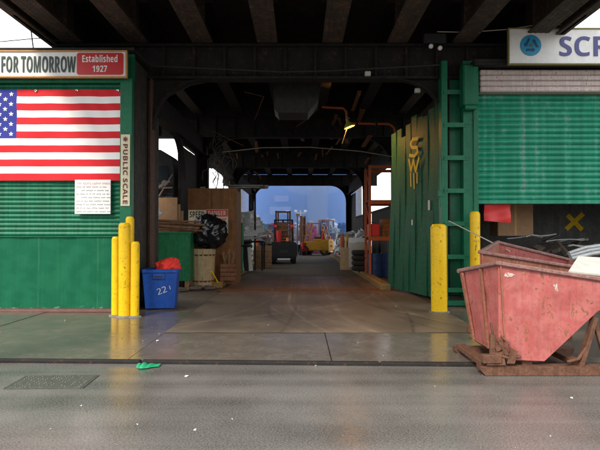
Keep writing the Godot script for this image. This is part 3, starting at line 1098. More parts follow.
	for e in [[-0.10, -0.02], [0.10, -0.06]]:
		var l := MB.new()
		l.lathe(Vector3(e[0], e[1], 0.0), [Vector2(0.02, -0.08), Vector2(0.05, 0.02), Vector2(0.055, 0.035), Vector2(0.04, 0.035)], 14, Basis(Vector3.RIGHT, PI / 2 + 0.5))
		var hd = part(fl, "lamp_head", l, M.galv)
		var g := MB.new()
		g.lathe(Vector3(e[0], e[1], 0.0), [Vector2(0.0, 0.03), Vector2(0.042, 0.03)], 14, Basis(Vector3.RIGHT, PI / 2 + 0.5))
		part(hd, "lens", g, M.white)
	# things inside the shop
	var rs = thing("red_sheet", "bright red plastic sheet hanging under the raised shutter", "plastic sheet", Vector3(4.50, 1.90, -12.76))
	var rm := MB.new()
	rm.grid(func(u, v): return Vector3(0.60 * (u - 0.5), 0.44 * (1.0 - v) - 0.05 * u, 0.018 * sin(u * 9.0) + 0.02 * sin(v * 7.0 + u * 3.0)), 14, 10, Vector3(0, 0, 1))
	part(rs, "sheet", rm, M.red)
	var ct = thing("carton", "brown cardboard carton on the scrap behind the red sheet", "carton", Vector3(5.55, 1.55, -14.7), 0.08)
	carton(ct, Vector3(0.95, 0.82, 0.5))
	rng.seed = 77
	var hp := MB.new()
	heap(hp, Vector3(2.6, 1.62, 1.0), 320, 0.8)
	var ho = part(self, "scrap_heap", hp, M.scrap, Vector3(6.7, 0, -14.6))
	tag(ho, "dark heap of metal scrap inside the shutter shop", "scrap", "", "stuff")
	hp = MB.new()
	for k in 9:
		var x0 = rnd(-2.0, 2.2)
		var z0 = rnd(-0.3, 0.8)
		var p = [Vector3(x0, rnd(1.3, 1.55), z0)]
		for q in 4:
			p.append(p[-1] + Vector3(rnd(0.12, 0.28), rnd(-0.05, 0.06), rnd(-0.06, 0.06)))
		hp.tube(p, rnd(0.012, 0.03), 6)
	ho = part(self, "scrap_pipes", hp, M.galv, Vector3(6.7, 0, -14.2))
	tag(ho, "bent pale pipes and trim on top of the dark scrap heap", "scrap", "", "stuff")
	# long pole leaning out towards the hoppers
	var pl = thing("leaning_pole", "thin pale pole leaning from the green column to the hopper", "pole", Vector3(2.98, 1.86, -11.2))
	var pp := MB.new()
	pp.tube([Vector3(0, 0, 0), Vector3(0.62, -0.56, 1.6)], 0.012, 6)
	part(pl, "pole", pp, M.wire_pale)

func carton(t, s):
	var m := MB.new()
	m.box(Vector3(0, s.y / 2, 0), s, 0.012)
	part(t, "box", m, M.card)
	var f := MB.new()
	f.slab4(Vector3(-s.x / 2, s.y, s.z / 2), Vector3(s.x / 2, s.y, s.z / 2), Vector3(s.x / 2 - 0.02, s.y + 0.02, s.z / 2 + 0.16), Vector3(-s.x / 2 + 0.02, s.y - 0.03, s.z / 2 + 0.17), 0.006)
	part(t, "flap", f, M.card)
	var tp := MB.new()
	tp.box(Vector3(0, s.y * 0.5, s.z / 2 + 0.002), Vector3(0.06, s.y * 0.96, 0.003))
	part(t, "tape", tp, M.frame_wood)

func heap(m, s, n, big):
	# broken bars, plates and offcuts thrown into a mound
	for k in n:
		var x = rnd(-1, 1)
		var z = rnd(-1, 1)
		var hh = s.y * max(0.15, 1.0 - 0.7 * (x * x + z * z))
		var c = Vector3(x * s.x, rnd(0.1, 1.0) * hh, z * s.z)
		var b = Basis.from_euler(Vector3(rnd(-0.7, 0.7), rnd(0, TAU), rnd(-0.7, 0.7)))
		if k % 3 == 0:
			m.box(c, Vector3(rnd(0.3, big), rnd(0.03, 0.1), rnd(0.03, 0.1)), 0.0, b)
		elif k % 3 == 1:
			m.box(c, Vector3(rnd(0.2, 0.6) * big, rnd(0.01, 0.03), rnd(0.15, 0.45) * big), 0.0, b)
		else:
			m.box(c, Vector3(rnd(0.15, 0.4), rnd(0.1, 0.3), rnd(0.1, 0.3)) * big, 0.0, b)

func gate():
	# tall board gate swung into the yard and leaning on the corrugated wall
	var p0 = Vector3(3.30, 0, -13.05)
	var p1 = Vector3(2.62, 0, -16.1)
	var dir = (p1 - p0).normalized()
	var g = thing("board_gate", "tall green gate of uneven vertical boards, dirt and shade in its paint, swung into the yard", "gate", p0, atan2(-dir.z, dir.x))
	# local: x along the gate, z towards the drive (the drive side is -z here)
	var n = 9
	var wid = p0.distance_to(p1) / n
	rng.seed = 12
	for k in n:
		var t = (k + 0.5) / n
		var top = 4.72 - 0.10 * t + rnd(-0.16, 0.10) - (0.25 if k == 6 else 0.0)
		var lean = 0.01 + 0.02 * t
		var m := MB.new()
		var segs = 6
		for q in segs:
			var y0 = 0.08 + (top - 0.08) * q / segs
			var y1 = 0.08 + (top - 0.08) * (q + 1) / segs
			var off = func(y): return -0.06 * t * pow(maxf(0.0, 1.0 - y / 3.0), 1.5) + lean * (y - 2.0) * 0.6 + 0.016 * sin(y * 1.7 + k * 1.9)
			var a = Vector3(wid * k + 0.008, y0, off.call(y0))
			var b = Vector3(wid * k + 0.008, y1, off.call(y1))
			m.slab4(a, b, b + Vector3(wid - 0.004, 0, 0.012 * (k % 2)), a + Vector3(wid - 0.004, 0, 0.012 * (k % 2)), 0.03)
		part(g, "board", m, M.gate_paint_shaded)
	for y in [0.5, 2.4, 4.1]:
		var r := MB.new()
		r.box(Vector3(wid * n * 0.5, y, 0.10), Vector3(wid * n, 0.10, 0.05))
		part(g, "rail", r, M.green_dark)
	# sprayed yellow marks
	var sp := MB.new()
	var o = Vector3(1.68, 3.0, -0.075)
	var u = Vector3(-1, 0, 0)
	var v = Vector3(0, 1, 0)
	var nn = Vector3(0, 0, -1)
	sp.ribbon([Vector2(0.55, 1.02), Vector2(0.25, 1.05), Vector2(0.1, 0.95), Vector2(0.2, 0.84), Vector2(0.5, 0.80), Vector2(0.55, 0.68), Vector2(0.35, 0.60), Vector2(0.05, 0.66)], 0.085, o, u, v, nn, 0.004)
	sp.ribbon([Vector2(0.0, 0.55), Vector2(0.12, 0.25), Vector2(0.28, 0.5), Vector2(0.42, 0.2), Vector2(0.62, 0.52)], 0.085, o, u, v, nn, 0.004)
	sp.ribbon([Vector2(0.1, 0.18), Vector2(0.12, -0.15)], 0.065, o, u, v, nn, 0.004)
	sp.ribbon([Vector2(0.3, 0.15), Vector2(0.32, -0.22)], 0.065, o, u, v, nn, 0.004)
	sp.ribbon([Vector2(0.5, 0.15), Vector2(0.5, -0.1)], 0.06, o, u, v, nn, 0.004)
	part(g, "sprayed_marks", sp, M.graffiti)
	var st := MB.new()
	st.box(Vector3(0.55, 2.3, -0.05), Vector3(0.10, 0.24, 0.01))
	st.box(Vector3(1.5, 1.9, -0.07), Vector3(0.07, 0.14, 0.01))
	part(g, "sticker", st, M.pale)
	# green built-up column with batten plates between the gate and the shutter
	var c = thing("lattice_column", "green built-up steel column with batten plates beside the shutter", "column", Vector3(3.55, 0, -12.55))
	for e in [[-0.30, 0.13], [0.24, 0.24]]:
		var x = e[0]
		var m := MB.new()
		m.box(Vector3(x, 2.75, 0), Vector3(e[1], 5.5, 0.03))
		m.box(Vector3(x - e[1] * 0.5 + 0.015, 2.75, -0.14), Vector3(0.03, 5.5, 0.24))
		m.box(Vector3(x + e[1] * 0.5 - 0.015, 2.75, -0.14), Vector3(0.03, 5.5, 0.24))
		part(c, "channel", m, M.green_dark if x < 0 else M.green)
	var wb := MB.new()
	wb.box(Vector3(-0.06, 2.75, -0.27), Vector3(0.62, 5.5, 0.02))
	part(c, "web_plate", wb, M.green_dark)
	for k in 7:
		var m := MB.new()
		m.box(Vector3(-0.04, 0.35 + k * 0.74, 0.022), Vector3(0.56, 0.10, 0.014))
		for x in [-0.28, 0.20]:
			m.rivet(Vector3(x - 0.03, 0.35 + k * 0.74, 0.029), Vector3(0, 0, 1), 0.018)
			m.rivet(Vector3(x + 0.03, 0.35 + k * 0.74, 0.029), Vector3(0, 0, 1), 0.018)
		part(c, "batten", m, M.green_dark)
	var bs := MB.new()
	bs.box(Vector3(-0.04, 0.06, -0.05), Vector3(0.74, 0.12, 0.40), 0.02)
	part(c, "base_plate", bs, M.green_dark)
	var hs := MB.new()
	hs.tube([Vector3(-0.42, 3.3, 0.05), Vector3(-0.43, 2.6, 0.07), Vector3(-0.40, 2.2, 0.06)], 0.02, 6)
	hs.box(Vector3(-0.42, 2.5, 0.06), Vector3(0.09, 0.14, 0.06), 0.01)
	part(c, "latch", hs, M.green_dark)

func bollard(px, top_py, base_d, r, label):
	var p = at(px, 0, base_d)
	p.y = -0.005
	var h = 1.6 - (top_py - 234.0) * base_d / 560.0
	var t = thing("bollard", label, "bollard", p, 0.0, "yellow steel bollards")
	var m := MB.new()
	m.lathe(Vector3.ZERO, [Vector2(r, 0), Vector2(r, h * 0.5), Vector2(r, h - 0.035), Vector2(r - 0.012, h - 0.012)], 24)
	part(t, "pipe", m, M.yellow)
	var c := MB.new()
	c.lathe(Vector3.ZERO, [Vector2(r - 0.012, h - 0.012), Vector2(r * 0.75, h + r * 0.10), Vector2(r * 0.4, h + r * 0.17), Vector2(0, h + r * 0.19)], 24)
	part(t, "cap", c, M.yellow)
	var b := MB.new()
	b.lathe(Vector3.ZERO, [Vector2(r + 0.05, 0), Vector2(r + 0.04, 0.022), Vector2(r + 0.001, 0.03)], 20)
	part(t, "footing", b, M.concrete)
	t.rotation.z = rnd(-0.008, 0.008)
	return t

func bollards():
	rng.seed = 3
	bollard(116, 237, 11.0, 0.083, "short thin yellow bollard touching the green kick plate")
	bollard(124.7, 223.5, 10.85, 0.112, "thick chipped yellow bollard standing before three thinner ones")
	bollard(129.6, 217, 11.35, 0.085, "tallest thin yellow bollard behind the thick chipped one")
	bollard(135, 242, 10.85, 0.085, "shortest yellow bollard with rubbed black marks near the blue tote")
	bollard(439, 225, 11.5, 0.163, "stout yellow bollard before the green board gate")
	bollard(475, 212, 12.15, 0.108, "tall yellow bollard beside the shutter guide and hoppers")

func tote():
	var t = thing("blue_tote", "blue plastic tote with 22 scrawled on it beside the bollards", "bin", Vector3(-3.02, 0, -12.25), 0.12)
	var m := MB.new()
	var W = 0.36
	var w = 0.30
	var H = 0.84
	var c0 = [Vector3(-w, 0.02, w), Vector3(w, 0.02, w), Vector3(w, 0.02, -w), Vector3(-w, 0.02, -w)]
	var c1 = [Vector3(-W, H, W), Vector3(W, H, W), Vector3(W, H, -W), Vector3(-W, H, -W)]
	for i in 4:
		var j = (i + 1) % 4
		m.slab4(c0[i], c0[j], c1[j], c1[i], 0.012)
	m.slab4(c0[0], c0[1], c0[2], c0[3], 0.012)
	part(t, "body", m, M.blue_plastic)
	var r := MB.new()
	for i in 4:
		var j = (i + 1) % 4
		r.bar(c1[i] + Vector3(0, -0.03, 0), c1[j] + Vector3(0, -0.03, 0), 0.05, 0.08, Vector3.UP, 0.012)
	part(t, "rim", r, M.blue_plastic)
	var h := MB.new()
	h.box(Vector3(-0.02, H - 0.14, W + 0.005), Vector3(0.26, 0.13, 0.05), 0.015)
	var hp = part(t, "handle", h, M.blue_plastic)
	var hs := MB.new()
	hs.box(Vector3(-0.02, H - 0.15, W + 0.033), Vector3(0.16, 0.05, 0.006))  # black plate standing for the shade inside the grip hole
	part(hp, "grip_hole_shade", hs, M.ink)
	text(t, "lettering", "22", Vector2(0.20, 0.13), Vector3(0.04, 0.40, 0.339), M.pale, false, 0.004, Vector3(0.073, 0, 0.35), false)
	var sc := MB.new()
	sc.bar(Vector3(0.20, 0.50, 0.346), Vector3(0.22, 0.42, 0.340), 0.015, 0.004, Vector3(0, 0, 1))
	part(t, "chalk_mark", sc, M.pale)
	var rg := MB.new()
	rg.blob(Vector3(0, 0, 0), Vector3(0.25, 0.17, 0.24), 0.45, 0.08, 6, 32, 44, -9.0, 0.22)
	tag(part(self, "red_rag", rg, M.red_cloth, Vector3(-2.90, 0.88, -12.25)), "crumpled red cloth heaped in the blue tote", "cloth")

func hopper(where, label, len, wd, rise, skew, mats, near_front):
	# self-tipping skip: high rear panel, sides falling to a lip, sloping chute, skid base
	var t = thing("tipping_hopper", label, "hopper", where, 0.0, "rusty tipping hoppers")
	var pr = [Vector2(0.0, 1.27 + rise), Vector2(0.05, 0.20), Vector2(0.12, 0.15), Vector2(0.53, 0.135), Vector2(1.16, 0.72), Vector2(len, 0.96 + rise)]
	var fr = []
	for p in pr:
		fr.append(Vector2(p.x + skew.x * (1.0 - p.x / len), p.y))
	fr[0] = Vector2(skew.x, 1.27 + rise + skew.y)
	if near_front:
		fr[1].x += 0.11
		fr[2].x += 0.10
	fr[5] = Vector2(len, 0.96 + rise + max(skew.y, -0.03))
	var dn := FastNoiseLite.new()
	dn.seed = int(len * 100.0 + wd * 37.0)
	dn.frequency = 1.4
	dn.fractal_octaves = 2
	# dented near side: top line falls to the lip, bottom follows the chute
	var side = func(u, v, off):
		var x = len * pow(u, 1.0)
		var yt = lerpf(pr[0].y, pr[5].y, u)
		var yb = pr[5].y
		for i in range(1, 5):
			if x >= pr[i].x and x <= pr[i + 1].x:
				yb = lerpf(pr[i].y, pr[i + 1].y, (x - pr[i].x) / (pr[i + 1].x - pr[i].x))
		if x < pr[1].x:
			yb = pr[1].y
		var y = lerpf(yt, yb, v)
		var e = sin(PI * clampf(v, 0.0, 1.0)) * smoothstep(0.0, 0.1, u)
		return Vector3(x, y, off + e * 0.028 * dn.get_noise_2d(x, y))
	var m := MB.new()
	m.grid(func(u, v): return side.call(u, v, 0.0), 78, 22, Vector3(0, 0, 1))
	m.grid(func(u, v): return side.call(u, v, -0.014), 78, 22, Vector3(0, 0, -1))
	part(t, "side_panel", m, mats[0])
	m = MB.new()
	m.prism(fr, Vector3(0, 0, -wd), Vector3(1, 0, 0), Vector3(0, 1, 0), Vector3(0, 0, 0.014))
	part(t, "side_panel", m, mats[1])
	m = MB.new()
	var N = func(i): return Vector3(pr[i].x, pr[i].y, -0.014)
	var F = func(i): return Vector3(fr[i].x, fr[i].y, -wd + 0.014)
	for off in [0.0, 0.014]:
		m.grid(func(u, v): return N.call(0).lerp(F.call(0), u).lerp(N.call(1).lerp(F.call(1), u), v) + Vector3(off + 0.030 * sin(PI * u) * sin(PI * v) * dn.get_noise_2d(u * 1.2, v * 1.2 + 7.0), 0, 0), 16, 16, Vector3(-1, 0, 0))
	part(t, "rear_panel", m, mats[0])
	m = MB.new()
	for i in [1, 2, 3, 4]:
		m.slab4(N.call(i), N.call(i + 1), F.call(i + 1), F.call(i), 0.014)
	part(t, "chute", m, mats[1])
	# rolled rim and corner stiffener
	m = MB.new()
	m.bar(N.call(0) + Vector3(-0.03, 0, 0.02), N.call(5) + Vector3(0, 0, 0.02), 0.075, 0.05, Vector3.UP, 0.012)
	m.bar(F.call(0) + Vector3(-0.03, 0, 0), F.call(5), 0.07, 0.05, Vector3.UP, 0.012)
	m.bar(N.call(0) + Vector3(0, 0.002, 0.05), F.call(0) + Vector3(0, 0.002, -0.03), 0.07, 0.05, Vector3.UP, 0.012)
	part(t, "rim", m, M.rim)
	m = MB.new()
	m.bar(N.call(0) + Vector3(0.02, -0.03, 0.016), N.call(1) + Vector3(0.02, 0, 0.016), 0.05, 0.012, Vector3(1, 0, 0))
	m.bar(F.call(0).lerp(N.call(0), 0.12) + Vector3(-0.02, -0.03, 0), F.call(1).lerp(N.call(1), 0.12) + Vector3(-0.02, 0, 0), 0.05, 0.03)
	m.bar(F.call(0).lerp(N.call(0), 0.62) + Vector3(-0.02, -0.03, 0), F.call(1).lerp(N.call(1), 0.62) + Vector3(-0.02, 0, 0), 0.05, 0.03)
	part(t, "stiffener", m, mats[1])
	# skid base with fork pockets
	var sx = 0.0 if near_front else 0.62
	for z in [0.03, -wd + 0.1]:
		m = MB.new()
		m.prism([Vector2(-0.22 + sx, 0.035), Vector2(-0.16 + sx, -0.025), Vector2(1.28, -0.025), Vector2(1.36, 0.02), Vector2(1.36, 0.075), Vector2(-0.22 + sx, 0.085)], Vector3(0, 0, z), Vector3(1, 0, 0), Vector3(0, 1, 0), Vector3(0, 0, -0.16))
		part(t, "skid", m, M.rust)
	m = MB.new()
	for x in [-0.14 + sx, 0.35 + sx * 0.5, 0.95]:
		m.box(Vector3(x, 0.095, -wd * 0.5), Vector3(0.12, 0.07, wd - 0.1), 0.008)
	m.bar(Vector3(0.95, 0.06, -0.03), Vector3(1.13, 0.64, -0.03), 0.05, 0.09, Vector3(0, 0, 1))
	m.bar(Vector3(1.28, 0.06, -0.05), Vector3(1.13, 0.60, -0.05), 0.04, 0.05, Vector3(0, 0, 1))
	m.tube([Vector3(0.80, 0.12, -0.02), Vector3(0.92, 0.16, 0.0), Vector3(1.02, 0.30, 0.0), Vector3(1.08, 0.5, 0.0)], 0.022, 6)
	part(t, "rocker", m, M.rust)
	# latch: upright bars, hinge blocks, lever and chain on the rear corner
	m = MB.new()
	m.box(Vector3(-0.10, 0.17, 0.03), Vector3(0.22, 0.10, 0.10), 0.01)
	m.box(Vector3(-0.08, 0.30, 0.02), Vector3(0.06, 0.30, 0.06), 0.01)
	m.box(Vector3(0.03, 0.30, 0.04), Vector3(0.05, 0.22, 0.05), 0.01, Basis(Vector3(0, 0, 1), 0.5))
	m.tube([Vector3(-0.20, 0.12, 0.05), Vector3(-0.05, 0.22, 0.06), Vector3(0.10, 0.18, 0.05), Vector3(0.24, 0.20, 0.04)], 0.018, 6)
	m.tube([Vector3(-0.08, 0.44, 0.04), Vector3(-0.10, 0.58, 0.03)], 0.014, 6)
	m.slab4(Vector3(-0.16, 0.10, 0.055), Vector3(0.06, 0.10, 0.055), Vector3(0.03, 0.26, 0.05), Vector3(-0.12, 0.24, 0.05), 0.014)
	m.slab4(Vector3(0.07, 0.12, 0.06), Vector3(0.16, 0.12, 0.06), Vector3(0.20, 0.26, 0.055), Vector3(0.12, 0.30, 0.055), 0.012)
	m.lathe(Vector3(-0.03, 0.30, 0.05), [Vector2(0, 0.03), Vector2(0.035, 0.03), Vector2(0.035, -0.02)], 10, Basis(Vector3.RIGHT, PI / 2))
	m.tube([Vector3(0.02, 0.42, 0.04), Vector3(0.09, 0.36, 0.06), Vector3(0.05, 0.30, 0.07)], 0.012, 6)
	part(t, "latch", m, M.rust)
	m = MB.new()
	for k in 9:
		var c = Vector3(0.10 + 0.012 * sin(k * 1.7), 0.34 - k * 0.026, 0.05)
		m.tube([c + Vector3(-0.008, 0.014, 0), c + Vector3(0.008, 0, 0.008 * (k % 2)), c + Vector3(-0.008, -0.014, 0)], 0.006, 5)
	part(t, "chain", m, M.rust)
	if near_front:
		for e in [[0.055, 1.10, 0.13, 0.06], [0.62, 0.93, 0.26, 0.12]]:
			m = MB.new()
			var pts = []
			for k in 22:
				var an = TAU * k / 22.0
				pts.append(Vector2(e[0] + e[2] * (0.5 + 0.5 * cos(an) * rnd(0.75, 1.1)), e[1] + e[3] * (0.5 + 0.5 * sin(an) * rnd(0.7, 1.1))))
			m.prism(pts, Vector3(0, 0, 0.001), Vector3(1, 0, 0), Vector3(0, 1, 0), Vector3(0, 0, 0.002))
			part(t, "label_remnant", m, M.label)
	return t

func hoppers():
	rng.seed = 9
	hopper(Vector3(2.30, -0.005, -6.5), "faded pinkish red tipping hopper on rusty skids at the kerb", 1.95, 1.1, 0.0, Vector2(-0.14, -0.17), [M.hopper, M.hopper_rust], true)
	hopper(Vector3(2.72, 0.0, -8.45), "rust brown tipping hopper standing behind the pinkish red one", 1.95, 1.25, 0.06, Vector2(0.72, 0.13), [M.hopper_rust, M.hopper], false)
	var w = thing("white_board", "pale white board lying across the open red hopper", "board", Vector3(3.55, 1.05, -6.9))
	var m := MB.new()
	m.slab4(Vector3(-0.34, 0.10, 0.20), Vector3(0.75, -0.02, 0.22), Vector3(0.85, 0.20, -0.75), Vector3(0.25, 0.24, -0.75), 0.02)
	part(w, "sheet", m, M.pale)
	var g = thing("gutter_lengths", "bent grey gutter lengths lying in the rust brown hopper", "gutter", Vector3(4.42, 1.20, -8.75))
	for k in 3:
		m = MB.new()
		m.tube([Vector3(-0.28 + k * 0.04, 0.02 + k * 0.035, 0.2 - k * 0.12), Vector3(0.1, 0.10 + k * 0.04, 0.12 - k * 0.12), Vector3(0.7, 0.17 + k * 0.04, 0.0 - k * 0.12)], 0.035, 7)
		part(g, "gutter", m, M.galv)

func crate(t, s, mat):
	for k in 2:
		for q in 4:
			var m := MB.new()
			var z = (s.z / 2 - 0.011) * (1 if k == 0 else -1)
			m.box(Vector3(0, s.y * (q + 0.5) / 4.0, z), Vector3(s.x, s.y / 4.0 - 0.014, 0.022), 0.003)
			part(t, "slat", m, mat)
			m = MB.new()
			m.box(Vector3((s.x / 2 - 0.011) * (1 if k == 0 else -1), s.y * (q + 0.5) / 4.0, 0), Vector3(0.022, s.y / 4.0 - 0.014, s.z - 0.05), 0.003)
			part(t, "slat", m, mat)
	var f := MB.new()
	f.box(Vector3(0, 0.015, 0), Vector3(s.x - 0.05, 0.03, s.z - 0.05))
	part(t, "bottom", f, mat)

func drum(t, mat, r = 0.29, h = 0.88):
	var m := MB.new()
	m.lathe(Vector3.ZERO, [Vector2(r, 0), Vector2(r, h * 0.33), Vector2(r + 0.014, h * 0.345), Vector2(r, h * 0.36), Vector2(r, h * 0.64), Vector2(r + 0.014, h * 0.655), Vector2(r, h * 0.67), Vector2(r, h)], 22)
	part(t, "shell", m, mat)
	m = MB.new()
	m.lathe(Vector3.ZERO, [Vector2(r + 0.012, h - 0.02), Vector2(r + 0.012, h + 0.012), Vector2(r - 0.02, h + 0.012), Vector2(r - 0.025, h - 0.01), Vector2(0, h - 0.01)], 22)
	part(t, "lid", m, mat)

func wheel(t, pos, r, w, side):
	var b = Basis(Vector3(0, 0, 1), PI / 2)
	var m := MB.new()
	m.lathe(pos, [Vector2(r * 0.55, -w / 2), Vector2(r * 0.9, -w / 2), Vector2(r, -w * 0.35), Vector2(r, w * 0.35), Vector2(r * 0.9, w / 2), Vector2(r * 0.55, w / 2)], 20, b)
	var o = part(t, "wheel", m, M.rubber)
	m = MB.new()
	m.lathe(pos, [Vector2(0, w * 0.4 * side), Vector2(r * 0.3, w * 0.42 * side), Vector2(r * 0.56, w * 0.30 * side)], 16, b)
	part(o, "rim", m, M.machine_yellow)

func forklift(where, turn, label, body, cw):
	var t = thing("forklift", label, "forklift", where, turn, "forklift trucks in the yard")
	# local +z is the rear of the truck
	var m := MB.new()
	m.prism([Vector2(-0.62, 0.34), Vector2(0.62, 0.34), Vector2(0.66, 0.55), Vector2(0.66, 0.92), Vector2(0.56, 1.06), Vector2(-0.56, 1.06), Vector2(-0.66, 0.92), Vector2(-0.66, 0.55)], Vector3(0, 0, 0), Vector3(1, 0, 0), Vector3(0, 1, 0), Vector3(0, 0, -0.55))
	m.box(Vector3(0, 0.27, -0.28), Vector3(1.05, 0.16, 0.5), 0.03)
	var c = part(t, "counterweight", m, cw)
	m = MB.new()
	m.box(Vector3(0, 0.62, 0.012), Vector3(0.40, 0.14, 0.02))
	for k in 4:
		m.box(Vector3(0, 0.86 + k * 0.035, 0.01), Vector3(0.6, 0.014, 0.016))
	part(c, "grille", m, M.black)
	m = MB.new()
	m.box(Vector3(0, 0.24, 0.02), Vector3(0.62, 0.07, 0.03))
	part(t, "number_plate", m, M.white)
	m = MB.new()
	m.box(Vector3(0, 0.62, -1.15), Vector3(1.05, 0.62, 1.2), 0.05)
	m.box(Vector3(0, 1.0, -0.85), Vector3(0.8, 0.22, 0.6), 0.06)
	part(t, "body", m, body)
	m = MB.new()
	m.box(Vector3(0, 1.16, -0.90), Vector3(0.5, 0.12, 0.5), 0.05)
	m.box(Vector3(0, 1.42, -0.66), Vector3(0.48, 0.5, 0.10), 0.04)
	part(t, "seat", m, M.black)
	m = MB.new()
	for s in [-1, 1]:
		m.bar(Vector3(0.46 * s, 1.02, -0.25), Vector3(0.44 * s, 2.12, -0.55), 0.06, 0.06)
		m.bar(Vector3(0.46 * s, 0.9, -1.75), Vector3(0.44 * s, 2.12, -1.45), 0.06, 0.06)
		m.bar(Vector3(0.44 * s, 2.14, -0.5), Vector3(0.44 * s, 2.14, -1.5), 0.06, 0.06)
	for k in 7:
		m.bar(Vector3(-0.44, 2.15, -0.5 - k * 0.165), Vector3(0.44, 2.15, -0.5 - k * 0.165), 0.035, 0.04)
	part(t, "overhead_guard", m, body)
	m = MB.new()
	for y in [1.12, 1.26, 1.40, 1.62, 1.84, 1.98]:
		m.box(Vector3(0, y, -0.34 - (y - 1.02) * 0.27), Vector3(0.88, 0.055, 0.03))
	m.box(Vector3(-0.06, 1.52, -0.60), Vector3(0.58, 0.95, 0.03))
	part(t, "rear_guard", m, M.mast)
	m = MB.new()
	for s in [-1, 1]:
		m.box(Vector3(0.36 * s, 1.38, -2.0), Vector3(0.09, 2.56, 0.16), 0.01)
		m.box(Vector3(0.25 * s, 1.45, -2.06), Vector3(0.07, 2.4, 0.12), 0.01)
	for y in [0.5, 1.3, 2.02, 2.60]:
		m.box(Vector3(0, y, -2.0), Vector3(0.72, 0.09, 0.08), 0.01)
	m.tube([Vector3(0, 0.2, -1.98), Vector3(0, 2.2, -1.98)], 0.05, 8)
	part(t, "mast", m, M.mast)
	m = MB.new()
	m.box(Vector3(0, 0.45, -2.18), Vector3(1.0, 0.5, 0.05), 0.01)
	for s in [-1, 1]:
		m.box(Vector3(0.26 * s, 0.09, -2.7), Vector3(0.11, 0.045, 1.05), 0.01)
		m.box(Vector3(0.26 * s, 0.36, -2.22), Vector3(0.11, 0.58, 0.04), 0.005)
	part(t, "fork_carriage", m, M.black)
	for s in [-1, 1]:
		wheel(t, Vector3(0.50 * s, 0.27, -0.35), 0.27, 0.2, s)
		wheel(t, Vector3(0.48 * s, 0.33, -1.75), 0.33, 0.24, s)
		m = MB.new()
		m.lathe(Vector3(0.40 * s, 1.84, -0.44), [Vector2(0, 0.06), Vector2(0.07, 0.055), Vector2(0.095, 0.0), Vector2(0.095, -0.04)], 12, Basis(Vector3.RIGHT, PI / 2))
		part(t, "tail_light", m, M.lamp_red)
	m = MB.new()
	m.lathe(Vector3(0.18, 1.10, -0.15), [Vector2(0.07, 0.0), Vector2(0.065, 0.13), Vector2(0.04, 0.17), Vector2(0, 0.18)], 12)
	part(t, "beacon", m, M.lamp_amber)
	m = MB.new()
	m.tube([Vector3(-0.25, 0.95, -0.45), Vector3(-0.25, 1.62, -0.45)], 0.16, 12)
	part(t, "gas_bottle", m, M.red)
	return t

func handler():
	# high-cab scrap handler parked beyond the column, seen through the side arch
	var t = thing("scrap_handler", "dark high-cab scrap handling machine seen through the side arch", "excavator", Vector3(-4.50, 0, -17.75), 0.0)
	t.scale = Vector3(1.0, 1.02, 1.0)
	var m := MB.new()
	var pts = [Vector2(-0.62, 2.75), Vector2(0.62, 2.75), Vector2(0.62, 3.55)]
	for k in 9:
		var an = PI * k / 8.0
		pts.append(Vector2(0.60 * cos(an), 3.62 + 0.52 * sin(an)))
	pts.append(Vector2(-0.62, 3.55))
	m.prism(pts, Vector3(0, 0, 0.6), Vector3(1, 0, 0), Vector3(0, 1, 0), Vector3(0, 0, -1.3), true)
	part(t, "cab", m, M.cab)
	m = MB.new()
	m.slab4(Vector3(-0.48, 3.15, 0.61), Vector3(0.48, 3.15, 0.61), Vector3(0.46, 3.62, 0.61), Vector3(-0.46, 3.62, 0.61), 0.02)
	part(t, "windscreen", m, M.glass)
	m = MB.new()
	m.box(Vector3(0, 2.3, -0.2), Vector3(1.3, 0.85, 1.7), 0.06)
	m.box(Vector3(0, 1.45, -0.2), Vector3(0.9, 0.9, 1.1), 0.04)
	m.box(Vector3(0, 0.55, -0.2), Vector3(1.5, 0.9, 1.7), 0.05)
	part(t, "body", m, M.cab)
	m = MB.new()
	m.bar(Vector3(-0.2, 2.75, 0.68), Vector3(0.55, 3.15, 0.75), 0.08, 0.08)
	m.bar(Vector3(-0.45, 2.95, 0.72), Vector3(0.62, 2.95, 0.72), 0.05, 0.05)
	m.bar(Vector3(0.2, 2.7, 0.70), Vector3(0.62, 3.35, 0.74), 0.04, 0.04)
	part(t, "guard_bars", m, M.scrap)
	for x in [-0.06, 0.38]:
		m = MB.new()
		m.lathe(Vector3(x, 2.86 if x < 0 else 3.08, 0.72), [Vector2(0, 0.06), Vector2(0.09, 0.05), Vector2(0.10, 0.0), Vector2(0.06, -0.06)], 14, Basis(Vector3.RIGHT, PI / 2))
		part(t, "headlamp", m, M.chrome)
	for s in [-1, 1]:
		for z in [0.5, -0.9]:
			wheel(t, Vector3(0.72 * s, 0.45, z), 0.45, 0.28, s)

